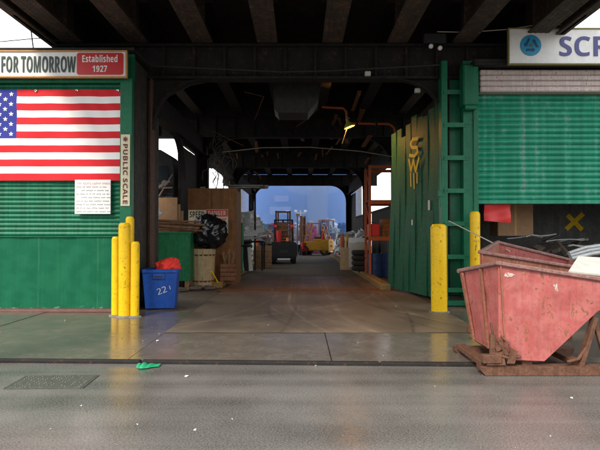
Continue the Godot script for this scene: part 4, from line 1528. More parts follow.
func left_yard():
	rng.seed = 31
	# kerbs
	for e in [[-2.45, "worn yellow kerb below the plywood booth and bench", -16.6], [2.45, "worn yellow kerb below the orange rack and slabs", -15.9]]:
		var k = thing("yard_kerb", e[1], "kerb", Vector3(e[0], 0, e[2]), 0.0, "yellow yard kerbs")
		for q in 13:
			var m := MB.new()
			m.box(Vector3(-0.012 * q * signf(e[0]) + rnd(-0.01, 0.01), 0.08, -0.9 - q * 1.82), Vector3(0.30, 0.20, 1.80), 0.035)
			part(k, "kerb_stone", m, M.kerb_yellow)
	# green steel skip on a pallet
	var g = thing("green_skip", "open green steel skip with timber laid on it behind the tote", "skip", Vector3(-3.62, 0.0, -16.2), 0.05)
	var m := MB.new()
	m.slab4(Vector3(-0.48, 0.28, 0.35), Vector3(0.48, 0.28, 0.35), Vector3(0.48, 1.62, 0.42), Vector3(-0.48, 1.62, 0.42), 0.02)
	m.slab4(Vector3(-0.48, 0.28, -0.35), Vector3(0.48, 0.28, -0.35), Vector3(0.48, 1.62, -0.42), Vector3(-0.48, 1.62, -0.42), 0.02)
	m.slab4(Vector3(0.48, 0.28, 0.35), Vector3(0.48, 0.28, -0.35), Vector3(0.50, 1.62, -0.41), Vector3(0.50, 1.62, 0.41), 0.02)
	m.slab4(Vector3(-0.48, 0.28, 0.35), Vector3(-0.48, 0.28, -0.35), Vector3(-0.50, 1.62, -0.41), Vector3(-0.50, 1.62, 0.41), 0.02)
	m.box(Vector3(0, 0.28, 0), Vector3(0.94, 0.02, 0.7))
	part(g, "tub", m, M.green_box)
	m = MB.new()
	m.bar(Vector3(-0.53, 1.63, 0.44), Vector3(0.53, 1.63, 0.44), 0.05, 0.05, Vector3.UP, 0.01)
	m.bar(Vector3(0.52, 1.63, 0.44), Vector3(0.52, 1.63, -0.44), 0.05, 0.05, Vector3.UP, 0.01)
	part(g, "rim", m, M.green_box)
	m = MB.new()
	for x in [-0.4, 0.0, 0.4]:
		m.box(Vector3(x, 0.135, 0), Vector3(0.12, 0.26, 0.7))
	part(g, "pallet_block", m, M.wood)
	# timber on the skip
	for k in 6:
		var tb = thing("timber_plank", ["lowest pale plank on the green skip", "lowest reddish plank on the green skip", "middle pale plank on the green skip", "middle reddish plank on the green skip", "upper pale plank on the green skip", "topmost reddish plank on the green skip"][k], "plank", Vector3(-3.55 + rnd(-0.05, 0.05), 1.70 + k * 0.055, -16.15 - rnd(-0.25, 0.25)), rnd(-0.12, 0.12), "planks on the green skip")
		m = MB.new()
		m.box(Vector3.ZERO, Vector3(rnd(1.2, 1.7), 0.05, 0.16), 0.006, Basis(Vector3(0, 0, 1), -0.06 + rnd(-0.03, 0.03)))
		part(tb, "plank", m, M.wood_red if k % 2 else M.wood)
	m = MB.new()
	m.blob(Vector3.ZERO, Vector3(0.13, 0.12, 0.12), 0.5, 0.12, 2, 10, 12)
	tag(part(self, "white_bag", m, M.white, at(157, 213, 15.6)), "small crumpled white bag on the timber above the skip", "bag")
	# cardboard and panel stack behind
	var pk = thing("panel_stack", "pinkish brown panels standing on edge behind the timber", "panels", Vector3(-4.15, 0, -16.85))
	for k in 3:
		m = MB.new()
		m.box(Vector3(0.08 * k, 1.35 - 0.1 * k, -0.06 * k), Vector3(0.9, 2.7 - 0.2 * k, 0.03), 0.004, Basis(Vector3(1, 0, 0), -0.03))
		part(pk, "panel", m, M.card)
	# plywood booth with safety signs
	var p = thing("plywood_booth", "orange-brown plywood booth wall carrying the SPEED and DANGER signs", "booth", Vector3(-2.80, 0, -17.85))
	for k in 2:
		m = MB.new()
		m.box(Vector3(-0.385 + k * 0.77, 1.52, 0.032 * k), Vector3(0.785, 3.04, 0.03), 0.004)
		part(p, "plywood_sheet", m, M.ply)
	for e in [[2.02, 0.069, 0.07], [3.02, -0.04, 0.09]]:
		m = MB.new()
		m.box(Vector3(0, e[0], e[1]), Vector3(1.60, e[2], 0.04))
		part(p, "batten", m, M.wood_red)
	m = MB.new()
	m.box(Vector3(0.76, 1.5, -0.7), Vector3(0.03, 3.0, 1.36))
	part(p, "plywood_sheet", m, M.ply)
	var s1 = thing("speed_sign", "white sign reading SPEED on the plywood booth above the black bag", "sign", at(197, 232, 17.73))
	m = MB.new()
	m.box(Vector3(0, 0.32, 0), Vector3(0.56, 0.76, 0.014))
	part(s1, "plate", m, M.cream)
	text(s1, "lettering", "SPEED", Vector2(0.46, 0.19), Vector3(0, 0.555, 0.010), M.ink, false, 0.006)
	var s2 = thing("danger_sign", "red DANGER sign with a white lower half on the plywood booth", "sign", at(217, 232, 17.74))
	m = MB.new()
	m.box(Vector3(0, 0.36, 0), Vector3(0.70, 0.72, 0.014))
	part(s2, "plate", m, M.cream)
	m = MB.new()
	m.box(Vector3(0, 0.60, 0.010), Vector3(0.68, 0.22, 0.006))
	var rb = part(s2, "red_band", m, M.sign_red)
	text(rb, "lettering", "DANGER", Vector2(0.56, 0.14), Vector3(0, 0.60, 0.016), M.cream, false, 0.006)
	for row in 3:
		m = MB.new()
		var x = -0.27 + 0.05 * row
		while x < 0.27 - 0.05 * row:
			m.box(Vector3(x, 0.40 - row * 0.13, 0.010), Vector3(0.022, 0.085, 0.004))
			m.box(Vector3(x + 0.03, 0.40 - row * 0.13 + rnd(-0.03, 0.03), 0.0105), Vector3(0.045, 0.02, 0.004))
			x += 0.075
		tag(part(s2, "print_line", m, M.sign_red), "", "", "", "stuff")
	# barrel of staves with the black bag
	var b = thing("stave_barrel", "pale wooden stave barrel carrying the black rubbish bag", "barrel", Vector3(-2.90, 0, -16.75))
	for k in 16:
		var an = TAU * k / 16.0
		m = MB.new()
		m.slab4(Vector3(-0.066, 0.02, 0.31), Vector3(0.066, 0.02, 0.31), Vector3(0.074, 1.16, 0.355), Vector3(-0.074, 1.16, 0.355), 0.022)
		part(b, "stave", m, M.stave, Vector3.ZERO, Vector3(0, an, 0))
	m = MB.new()
	for e in [[0.18, 0.332], [0.95, 0.362]]:
		m.lathe(Vector3(0, e[0], 0), [Vector2(e[1], 0), Vector2(e[1] + 0.006, 0.05)], 24)
	part(b, "hoop", m, M.rust)
	var bg = thing("rubbish_bag", "shiny black rubbish bag slumped on the stave barrel", "bag", Vector3(-2.72, 1.16, -16.7))
	m = MB.new()
	m.blob(Vector3(0, 0.46, 0), Vector3(0.56, 0.48, 0.46), 0.30, 0.055, 4, 56, 80, -0.46, 0.16)
	part(bg, "body", m, M.bag)
	m = MB.new()
	m.tube([Vector3(0.10, 0.86, 0.05), Vector3(0.14, 0.97, 0.06), Vector3(0.22, 1.02, 0.05)], [0.10, 0.035, 0.07], 9)
	part(bg, "tied_neck", m, M.bag)
	var ck = thing("offcut_crate", "low dark slatted crate of timber ends before the plywood booth", "crate", Vector3(-2.22, 0.18, -17.25), 0.12)
	crate(ck, Vector3(0.46, 0.52, 0.5), M.wood_red)
	m = MB.new()
	for k in 14:
		m.box(Vector3(rnd(-0.14, 0.14), 0.45 + rnd(0.0, 0.22), rnd(-0.14, 0.14)), Vector3(rnd(0.04, 0.10), rnd(0.3, 0.7), 0.03), 0.003, Basis.from_euler(Vector3(rnd(-0.3, 0.3), rnd(0, 3), rnd(-0.4, 0.4))))
	tag(part(ck, "timber_ends", m, M.wood), "", "", "", "stuff")
	# small yellow prop and floor clutter
	var pr = thing("yellow_prop", "thin yellow steel prop leaning at the foot of the barrel", "prop", Vector3(-2.40, 0.18, -16.6))
	m = MB.new()
	m.tube([Vector3(0, 0, 0.2), Vector3(-0.28, 0.42, -0.05)], 0.02, 7)
	part(pr, "rod", m, M.yellow)
	for e in [[-3.0, -15.95, 0.12, 1], [-2.62, -16.1, 0.10, 2], [-3.3, -15.6, 0.09, 3]]:
		m = MB.new()
		m.blob(Vector3(0, e[2] * 0.5, 0), Vector3(e[2] * 1.8, e[2] * 0.7, e[2]), 0.7, 0.14, e[3], 10, 14, -e[2] * 0.5)
		tag(part(self, "scrap_lump", m, M.scrap, Vector3(e[0], 0, e[1])), ["crushed flat metal lump at the foot of the barrel", "crushed metal lump beside the yellow prop", "crushed metal lump before the green skip"][e[3] - 1], "scrap", "crushed lumps before the barrel")
	# stacked green bins
	var gb = thing("green_cabinet", "narrow bright green steel cabinet beside the plywood booth", "cabinet", Vector3(-2.30, 0.18, -20.4))
	m = MB.new()
	m.box(Vector3(0, 1.42, 0), Vector3(0.46, 0.80, 0.5), 0.02)
	part(gb, "top_box", m, M.green_box)
	m = MB.new()
	m.box(Vector3(0, 0.48, 0), Vector3(0.42, 0.94, 0.46), 0.02)
	part(gb, "lower_box", m, M.green_box)
	m = MB.new()
	m.box(Vector3(0.02, 1.42, 0.255), Vector3(0.38, 0.70, 0.012), 0.004)
	part(gb, "door", m, M.green_box)
	# bench with bright aluminium scrap, leaning panels below
	var bn = thing("scrap_bench", "steel bench carrying a heap of bright aluminium scrap", "bench", Vector3(-1.98, 0.18, -22.2))
	m = MB.new()
	m.box(Vector3(0, 1.12, 0), Vector3(1.15, 0.06, 1.3), 0.01)
	part(bn, "top", m, M.steel)
	for e in [[-1, -1], [1, -1], [1, 1], [-1, 1]]:
		m = MB.new()
		m.box(Vector3(0.52 * e[0], 0.545, 0.58 * e[1]), Vector3(0.06, 1.09, 0.06))
		part(bn, "leg", m, M.steel)
	m = MB.new()
	for k in 60:
		var y = rnd(0.0, 1.0)
		var xx = rnd(-0.5, 0.5) * (1.0 - y * 0.55) - 0.12 * y
		m.box(Vector3(xx, 0.06 + y * 1.05, rnd(-0.5, 0.5) * (1.0 - y * 0.6)), Vector3(rnd(0.15, 0.75), 0.008, rnd(0.08, 0.28)), 0.0, Basis.from_euler(Vector3(rnd(-0.6, 0.9), rnd(-0.5, 0.5), rnd(-0.9, 0.4))))
	for k in 34:
		var y = rnd(0.1, 1.0)
		m.box(Vector3(rnd(-0.5, 0.55) * (1.0 - y * 0.5), 0.05 + y * 1.0, 0.45 - y * 0.25 + rnd(-0.05, 0.1)), Vector3(rnd(0.12, 0.6), 0.008, rnd(0.10, 0.32)), 0.0, Basis.from_euler(Vector3(rnd(0.9, 1.5), rnd(-0.2, 0.7), rnd(-0.6, 0.6))))
	for k in 5:
		m.slab4(Vector3(0.1, 0.35 + k * 0.05, 0.1 * k - 0.2), Vector3(0.95 - k * 0.1, 0.25 + k * 0.07, 0.1 * k - 0.1), Vector3(0.85 - k * 0.1, 0.30 + k * 0.08, 0.1 * k), Vector3(0.0, 0.45 + k * 0.06, 0.1 * k - 0.1), 0.008)
	tag(part(self, "aluminium_scrap", m, M.alu, Vector3(-1.98, 1.34, -22.2)), "bright heap of bent aluminium sheet and trim on the bench", "scrap", "", "stuff")
	for k in 4:
		var lp = thing("sheet_offcut", ["black sheet offcut beside the green cabinet under the bench", "pale metal offcut between two black ones under the bench", "black sheet offcut between two pale ones under the bench", "pale metal offcut at the bench's open end"][k], "panel", Vector3(-2.42 + k * 0.17, 0.18, -21.45), -0.15, "panels leaning under the bench")
		m = MB.new()
		m.box(Vector3(0, 0.46, 0), Vector3(0.15, 0.92, 0.03), 0.004, Basis(Vector3(0, 0, 1), 0.12) * Basis(Vector3(1, 0, 0), -0.16))
		part(lp, "panel", m, M.black if k % 2 == 0 else M.alu)
	# pipes stored overhead on two posts
	var pb = thing("pipe_rack", "two-post rack holding pale pipes above the aluminium bench", "rack", Vector3(-2.0, 0.18, -20.9))
	for x in [-0.5, 0.25]:
		m = MB.new()
		m.box(Vector3(x, 1.62, -0.9), Vector3(0.06, 3.24, 0.06))
		m.box(Vector3(x, 3.10, -0.4), Vector3(0.05, 0.07, 1.0))
		part(pb, "post", m, M.steel)
	for k in 12:
		m = MB.new()
		var z = -0.75 + (k % 6) * 0.13
		m.tube([Vector3(-0.75 + rnd(-0.1, 0.15), 3.17 + 0.075 * (k / 6), z + rnd(-0.03, 0.03)), Vector3(0.55 + rnd(-0.2, 0.25), 3.17 + 0.075 * (k / 6) + rnd(0.0, 0.03), z + rnd(-0.03, 0.03))], rnd(0.022, 0.036), 7)
		part(pb, "pipe", m, M.pale if k % 3 else M.wood)
	# tangle of wire hanging from the girder
	m = MB.new()
	for k in 26:
		var q = [Vector3(rnd(-0.35, 0.35), rnd(0.6, 1.9), rnd(-0.3, 0.3))]
		for j in 5:
			q.append(q[-1] + Vector3(rnd(-0.16, 0.16), rnd(-0.34, 0.06), rnd(-0.12, 0.12)))
		m.tube(q, rnd(0.008, 0.018), 5, false)
	tag(part(self, "wire_tangle", m, M.scrap, Vector3(-2.75, 3.1, -18.6)), "rusty tangle of wire hanging above the plywood booth", "wire", "", "stuff")
	# crates further in
	for e in [[-1.75, -26.5, 0.80, 1.05, 0.1, "open brown slatted crate past the aluminium bench", M.wood], [-1.95, -28.4, 0.75, 0.8, -0.1, "low red-brown slatted crate behind the brown one", M.wood_red]]:
		var c = thing("wooden_crate", e[5], "crate", Vector3(e[0], 0.0, e[1]), e[4], "wooden crates along the yard")
		crate(c, Vector3(e[2], e[3], 0.7), e[6])

func right_yard():
	rng.seed = 52
	# orange storage rack
	var r = thing("storage_rack", "tall orange steel storage rack with drums and boxes", "rack", Vector3(3.02, 0.0, -20.0))
	for x in [-0.52, 0.52]:
		for z in [0.0, -1.3]:
			var m := MB.new()
			m.box(Vector3(x, 2.03, z), Vector3(0.09, 4.06, 0.07), 0.006)
			m.box(Vector3(x, 0.015, z), Vector3(0.16, 0.03, 0.14))
			part(r, "post", m, M.orange)
	for y in [1.42, 2.72, 4.0]:
		for z in [0.05, -1.35]:
			var m := MB.new()
			m.box(Vector3(0, y, z), Vector3(1.12, 0.11, 0.045), 0.005)
			part(r, "beam", m, M.orange)
	for y in [1.50, 2.80]:
		var m := MB.new()
		m.box(Vector3(0, y, -0.65), Vector3(1.1, 0.04, 1.3))
		part(r, "shelf", m, M.wood)
	var m := MB.new()
	for y in [0.4, 1.9, 3.2]:
		m.bar(Vector3(-0.52, y, 0), Vector3(-0.52, y + 0.9, -1.3), 0.03, 0.04)
	part(r, "side_brace", m, M.orange)
	var d1 = thing("blue_drum", "blue steel drum on the floor of the orange rack", "drum", Vector3(2.72, 0, -20.4), 0.0, "blue drums in the rack")
	drum(d1, M.blue_steel)
	copy(d1, Vector3(3.32, 0, -20.7), 0.7, "second blue steel drum beside the rack's corner post")
	var bx = thing("red_case", "red steel tool case on the orange rack's lower shelf", "case", Vector3(2.66, 1.52, -20.3))
	m = MB.new()
	m.box(Vector3(0, 0.22, 0), Vector3(0.40, 0.44, 0.4), 0.02)
	part(bx, "case", m, M.red)
	m = MB.new()
	m.tube([Vector3(-0.1, 0.44, 0), Vector3(-0.08, 0.50, 0), Vector3(0.08, 0.50, 0), Vector3(0.1, 0.44, 0)], 0.012, 6)
	part(bx, "handle", m, M.black)
	var yb = thing("yellow_crate", "ochre slatted crate beside the red tool case", "crate", Vector3(3.15, 1.52, -20.35), 0.1)
	crate(yb, Vector3(0.42, 0.62, 0.5), M.ply)
	# slabs leaning along the kerb
	var specs = [[2.05, -24.8, 0.55, 1.0, "tan plywood sheet leaning at the kerb past the rack", M.stave], [2.28, -23.7, 0.42, 1.05, "pale grey slab leaning on the tan sheet", M.pale], [2.48, -22.7, 0.42, 1.10, "pale greenish slab standing beside the orange rack", M.pale_green], [2.62, -25.2, 0.9, 1.25, "white plasterboard sheet standing behind the slabs", M.white]]
	for e in specs:
		var s = thing("leaning_slab", e[4], "slab", Vector3(e[0], 0.18 if e[0] > 2.2 else 0.0, e[1]), -0.25, "slabs leaning at the kerb")
		m = MB.new()
		m.box(Vector3(0, e[3] * 0.5, 0), Vector3(e[2], e[3], 0.05), 0.008, Basis(Vector3(1, 0, 0), -0.14))
		part(s, "slab", m, e[5])
		m = MB.new()
		m.box(Vector3(0.03, e[3] * 0.5, -0.07), Vector3(e[2], e[3] * 0.96, 0.04), 0.008, Basis(Vector3(1, 0, 0), -0.15))
		part(s, "backing_slab", m, e[5])
	m = MB.new()
	for k in 26:
		m.box(Vector3(rnd(-0.4, 0.4), rnd(0, 0.5), rnd(-0.4, 0.4)), Vector3(rnd(0.1, 0.5), 0.01, rnd(0.08, 0.25)), 0.0, Basis.from_euler(Vector3(rnd(-0.8, 0.8), rnd(0, 6), rnd(-0.8, 0.8))))
	tag(part(self, "trim_offcuts", m, M.alu, Vector3(2.75, 1.25, -26.6)), "bright metal offcuts piled behind the leaning slabs", "scrap", "", "stuff")
	var sb = thing("offcut_bin", "dark steel stillage under the bright metal offcuts", "stillage", Vector3(2.75, 0.0, -26.6))
	crate(sb, Vector3(1.0, 1.25, 0.9), M.steel)
	# orange pipe that climbs the column and runs under the ceiling
	var pp = thing("orange_pipe", "orange pipe bent along the girder and down beside the gate", "pipe", Vector3(2.98, 0, -17.4))
	m = MB.new()
	m.tube([Vector3(0, 0.1, 0), Vector3(0, 4.70, 0), Vector3(-0.04, 4.92, 0), Vector3(-0.20, 5.03, 0), Vector3(-1.40, 5.05, 0), Vector3(-1.48, 5.10, 0), Vector3(-1.52, 5.22, 0), Vector3(-1.54, 5.42, 0), Vector3(-1.62, 5.52, 0), Vector3(-2.3, 5.56, 0)], 0.038, 9)
	part(pp, "pipe", m, M.orange)
	m = MB.new()
	for e in [[0, 3.4], [0, 4.4], [-0.6, 5.04], [-1.2, 5.05]]:
		m.box(Vector3(e[0], e[1], -0.02), Vector3(0.16, 0.06, 0.16) if e[0] == 0 else Vector3(0.06, 0.16, 0.16), 0.01)
	part(pp, "clamp", m, M.steel)
	# lit work lamp beside the pipe
	var lp = thing("work_lamp", "lit yellow work lamp hanging from the orange ceiling pipe", "lamp", Vector3(1.44, 4.70, -16.2))
	m = MB.new()
	m.lathe(Vector3.ZERO, [Vector2(0.03, 0.26), Vector2(0.05, 0.16), Vector2(0.15, 0.05), Vector2(0.17, 0.0), Vector2(0.155, 0.0), Vector2(0.04, 0.14)], 16, Basis(Vector3(0, 0, 1), 0.35))
	part(lp, "shade", m, M.lamp_green)
	m = MB.new()
	m.blob(Vector3(-0.025, 0.07, 0), Vector3(0.045, 0.065, 0.045), 0.0, 0.1, 1, 8, 12)
	part(lp, "bulb", m, M.bulb)
	m = MB.new()
	m.tube([Vector3(0, 0.25, 0), Vector3(-0.06, 0.40, -0.4), Vector3(0.0, 0.50, -1.2)], 0.012, 6)
	m.tube([Vector3(-0.02, 0.1, 0.0), Vector3(-0.10, -0.1, 0.0), Vector3(-0.22, -0.48, 0.0)], 0.014, 6)
	part(lp, "flex", m, M.wire_pale)
	var om := OmniLight3D.new()
	om.name = "lamp_light"
	om.light_color = Color(1.0, 0.68, 0.34)
	om.light_energy = LAMP
	om.light_size = 0.04
	om.omni_range = 30.0
	om.omni_attenuation = 2.0
	om.shadow_enabled = true
	lp.add_child(om)
	om.position = Vector3(-0.028, 0.075, 0)

func overhead():
	# hanging sheet-metal duct
	var t = thing("hanging_duct", "grey sheet-metal duct box hanging below the entrance girder", "duct", Vector3(-0.05, 4.62, -14.2))
	var m := MB.new()
	m.prism([Vector2(-0.62, 0.95), Vector2(-0.60, 0.1), Vector2(-0.5, 0.0), Vector2(0.25, 0.0), Vector2(0.52, 0.35), Vector2(0.60, 0.95), Vector2(0.35, 0.78), Vector2(-0.35, 0.80)], Vector3(0, 0, 0.3), Vector3(1, 0, 0), Vector3(0, 1, 0), Vector3(0, 0, -0.9))
	part(t, "duct", m, M.galv_dark)
	m = MB.new()
	for x in [-0.5, 0.5]:
		m.bar(Vector3(x, 0.9, -0.1), Vector3(x, 1.32, -0.1), 0.03, 0.005)
	part(t, "hanger", m, M.steel)
	# cables
	var cs = [[[at(222, 152, 18.4), at(262, 147.5, 18.9), at(310, 147, 19.3), at(360, 151, 19.6), at(402, 158, 19.8)], 0.018, M.wire_pale, "pale sagging cable slung across the yard below the bents"], [[at(146, 121, 13.1), at(166, 96, 13.1), at(190, 84, 13.15), at(214, 79, 13.2)], 0.03, M.wire, "dark cable following the curved knee bracket"], [[at(438, 30.5, 12.2), at(470, 31, 12.2), at(510, 28, 12.1), at(548, 22, 11.95), at(575, 25, 11.9)], 0.010, M.wire_pale, "thin pale wire strung from the floodlights to the shop sign"], [[at(-60, 36, 11.9), at(0, 40.5, 11.9), at(37, 37, 11.9), at(60, 40, 12.3)], 0.010, M.wire, "thin dark wire running past the roof pole to the viaduct"], [[at(150, 65, 12.4), at(280, 71, 12.5), at(330, 70, 12.5), at(440, 64, 12.4)], 0.02, M.wire, "dark conduit along the foot of the entrance girder"]]
	for c in cs:
		m = MB.new()
		m.tube(c[0], c[1], 6)
		tag(part(self, "cable", m, c[2]), c[3], "cable")
	for e in [[at(368, 73, 12.6), "small pale junction box under the entrance girder beside the duct"], [at(418, 90, 13.0), "small pale junction box under the entrance girder above the board gate"]]:
		var j = thing("junction_box", e[1], "junction box", e[0], 0.0, "junction boxes under the entrance girder")
		m = MB.new()
		m.box(Vector3.ZERO, Vector3(0.13, 0.10, 0.10), 0.012)
		part(j, "box", m, M.pale)
		m = MB.new()
		m.tube([Vector3(0, 0.05, 0), Vector3(0, 0.25, -0.1)], 0.012, 6)
		part(j, "stem", m, M.wire)

func far_end():
	rng.seed = 61
	yard_clutter()
	var bf = forklift(Vector3(-0.86, 0, -29.8), 0.05, "black forklift truck with tall rusty mast parked across from the slabs", M.counterweight, M.counterweight)
	bf.scale = Vector3.ONE * 1.1
	var y = forklift(Vector3(2.35, 0, -42.2), 1.25, "yellow forklift truck parked side-on in the blue haze", M.machine_yellow, M.machine_yellow)
	y.scale = Vector3.ONE * 1.12
	# red engine block cart near it
	var rc = thing("red_cart", "red steel cart on small wheels beside the yellow forklift", "cart", Vector3(0.42, 0, -42.6), 0.2)
	var m := MB.new()
	m.box(Vector3(0, 0.68, 0), Vector3(0.72, 0.55, 0.8), 0.05)
	m.box(Vector3(0, 0.34, 0), Vector3(0.8, 0.10, 0.95), 0.02)
	part(rc, "tub", m, M.red)
	for e in [[-1, -1], [1, -1], [1, 1], [-1, 1]]:
		m = MB.new()
		m.lathe(Vector3(0.33 * e[0], 0.14, 0.36 * e[1]), [Vector2(0, -0.05), Vector2(0.14, -0.05), Vector2(0.14, 0.05), Vector2(0, 0.05)], 14, Basis(Vector3(0, 0, 1), PI / 2))
		part(rc, "wheel", m, M.rubber)
	# drums, crates and boards in the cross street
	var cols = [M.orange, M.pale, M.blue_steel, M.red, M.alu, M.machine_yellow]
	var cn = ["orange", "pale grey", "blue", "red", "bright metal", "yellow"]
	for k in 6:
		var d = thing("far_drum", "%s drum standing in the haze beyond the last bent" % cn[k], "drum", Vector3([-1.6, 3.0, -2.4, 3.3, -0.3, -3.2][k], 0, [-43.2, -44.6, -43.4, -43.4, -45.5, -43.6][k]), 0.0, "drums beyond the last bent")
		drum(d, cols[k], 0.32, 1.0)
	for k in 5:
		var c = thing("far_crate", "%s slatted crate stacked in the haze beyond the last bent" % ["brown", "ochre", "tan", "white", "rusty"][k], "crate", Vector3([-2.7, 3.3, 0.3, -1.4, -3.4][k], 0, [-45.0, -46.6, -47.5, -46.6, -46.8][k]), rnd(-0.4, 0.4), "crates beyond the last bent")
		crate(c, Vector3(1.1, rnd(1.3, 2.4), 1.0), [M.wood, M.ply, M.stave, M.white, M.rust][k])
	m = MB.new()
	heap(m, Vector3(2.6, 2.6, 1.8), 160, 1.1)
	tag(part(self, "far_scrap_heap", m, M.alu, Vector3(3.4, 0, -52.0)), "large pale scrap heap in the haze beyond the crates", "scrap", "", "stuff")
	m = MB.new()
	heap(m, Vector3(2.4, 1.9, 1.8), 120, 1.0)
	tag(part(self, "far_scrap_heap", m, M.scrap, Vector3(-2.6, 0, -51.0)), "dark scrap heap in the haze behind the drums", "scrap", "", "stuff")
	var lp = thing("yard_pole", "thin pole with crossarms and lamps in the blue haze", "lamp post", Vector3(0.05, 0, -49.0))
	m = MB.new()
	m.tube([Vector3.ZERO, Vector3(0, 3.7, 0)], [0.07, 0.05], 8)
	part(lp, "pole", m, M.pale)
	m = MB.new()
	m.box(Vector3(0, 3.45, 0), Vector3(0.9, 0.08, 0.08))
	m.box(Vector3(0, 2.9, 0), Vector3(0.6, 0.3, 0.06))
	part(lp, "crossarm", m, M.pale)
	for x in [-0.42, 0.42]:
		m = MB.new()
		m.box(Vector3(x, 3.60, 0.03), Vector3(0.26, 0.18, 0.12), 0.02)
		part(lp, "lamp_head", m, M.white)
	# warehouse that closes the view
	var w = thing("far_warehouse", "blue-grey corrugated warehouse closing the view in the haze", "building", Vector3(0, 0, -63.0))
	for k in 11:
		m = MB.new()
		m.box(Vector3(-6.3 + k * 1.26, 6.5, 0.05 * (k % 2)), Vector3(1.36, 13.0, 0.045))
		part(w, "cladding_panel", m, M.far_wall)
	m = MB.new()
	m.box(Vector3(0, 13.05, -1.0), Vector3(14.2, 0.3, 2.6))
	part(w, "roof", m, M.far_wall)
	for e in [[-2.1, 5.55, 1.6, 0.65, M.hood, "sign_panel"], [-2.2, 4.2, 2.4, 0.9, M.pale, "canopy_panel"], [2.6, 1.6, 3.2, 3.2, M.galv, "door"], [-4.9, 1.5, 2.2, 3.0, M.galv, "door"]]:
		m = MB.new()
		m.box(Vector3(e[0], e[1], 0.16), Vector3(e[2], e[3], 0.12), 0.02)
		part(w, e[5], m, e[4])

func litter():
	rng.seed = 88
	var m := MB.new()
	m.grid(func(u, v): return Vector3(0.26 * (u - 0.5), 0.012 + 0.06 * absf(sin(u * 11.0 + v * 2.0)) * sin(PI * v) * (0.6 + 0.4 * sin(u * 5.0)), 0.16 * (v - 0.5) + 0.05 * sin(u * 5.0)), 22, 8, Vector3.UP)
	tag(part(self, "green_rag", m, M.green_rag, Vector3(-1.86, -0.033, -6.90)), "crumpled green rag lying against the steel kerb", "rag")
	# steel utility cover with raised studs, set in the asphalt
	var c = thing("utility_cover", "dark studded steel cover plate set in the wet asphalt", "cover", Vector3(-2.72, -0.033, -6.2), 0.04)
	m = MB.new()
	m.box(Vector3(0, 0.003, 0), Vector3(0.78, 0.012, 0.50), 0.003)
	part(c, "plate", m, M.cover)
	m = MB.new()
	for i in 15:
		for j in 9:
			if rng.randf() < 0.5:
				continue
			m.rivet(Vector3(-0.36 + i * 0.0514, 0.009, -0.22 + j * 0.055), Vector3(0, 1, 0), 0.011)
	part(c, "studs", m, M.cover)
	m = MB.new()
	for s in [-1, 1]:
		m.box(Vector3(0.404 * s, 0.002, 0), Vector3(0.02, 0.012, 0.54))
		m.box(Vector3(0, 0.002, 0.264 * s), Vector3(0.78, 0.012, 0.02))
	part(c, "frame", m, M.cover)
	# scraps of paper and grit
	m = MB.new()
	for k in 42:
		var z = -rnd(3.6, 12.5)
		var x = rnd(-0.62, 0.62) * -z
		var y = -0.033 if z > kerb_z(x) + 0.02 else 0.006
		var s = rnd(0.005, 0.013)
		if k % 9 == 0:
			s = rnd(0.015, 0.032)
		var a = rnd(0, TAU)
		var p = []
		for q in 5:
			var an = a + TAU * q / 5.0
			p.append(Vector3(x + cos(an) * s * rnd(0.6, 1.2), y + rnd(0.0, 0.012), z + sin(an) * s * rnd(0.6, 1.2)))
		m.poly(p, Vector3.UP)
		p.reverse()
		for q in 5:
			p[q].y -= 0.001
		m.poly(p, Vector3.DOWN)
	tag(part(self, "litter", m, M.white), "scattered white paper scraps on the wet street and pavement", "litter", "", "stuff")
	m = MB.new()
	for k in 380:
		var z = -rnd(3.4, 16.0)
		var x = rnd(-0.62, 0.62) * -z
		if z < -11.4 and absf(x) > 2.8:
			continue
		var y = -0.035 if z > kerb_z(x) + 0.02 else 0.0
		m.rivet(Vector3(x, y, z), Vector3(0, 1, 0), rnd(0.004, 0.012))
	tag(part(self, "grit", m, M.yard), "loose grit strewn over the street and driveway", "gravel", "", "stuff")

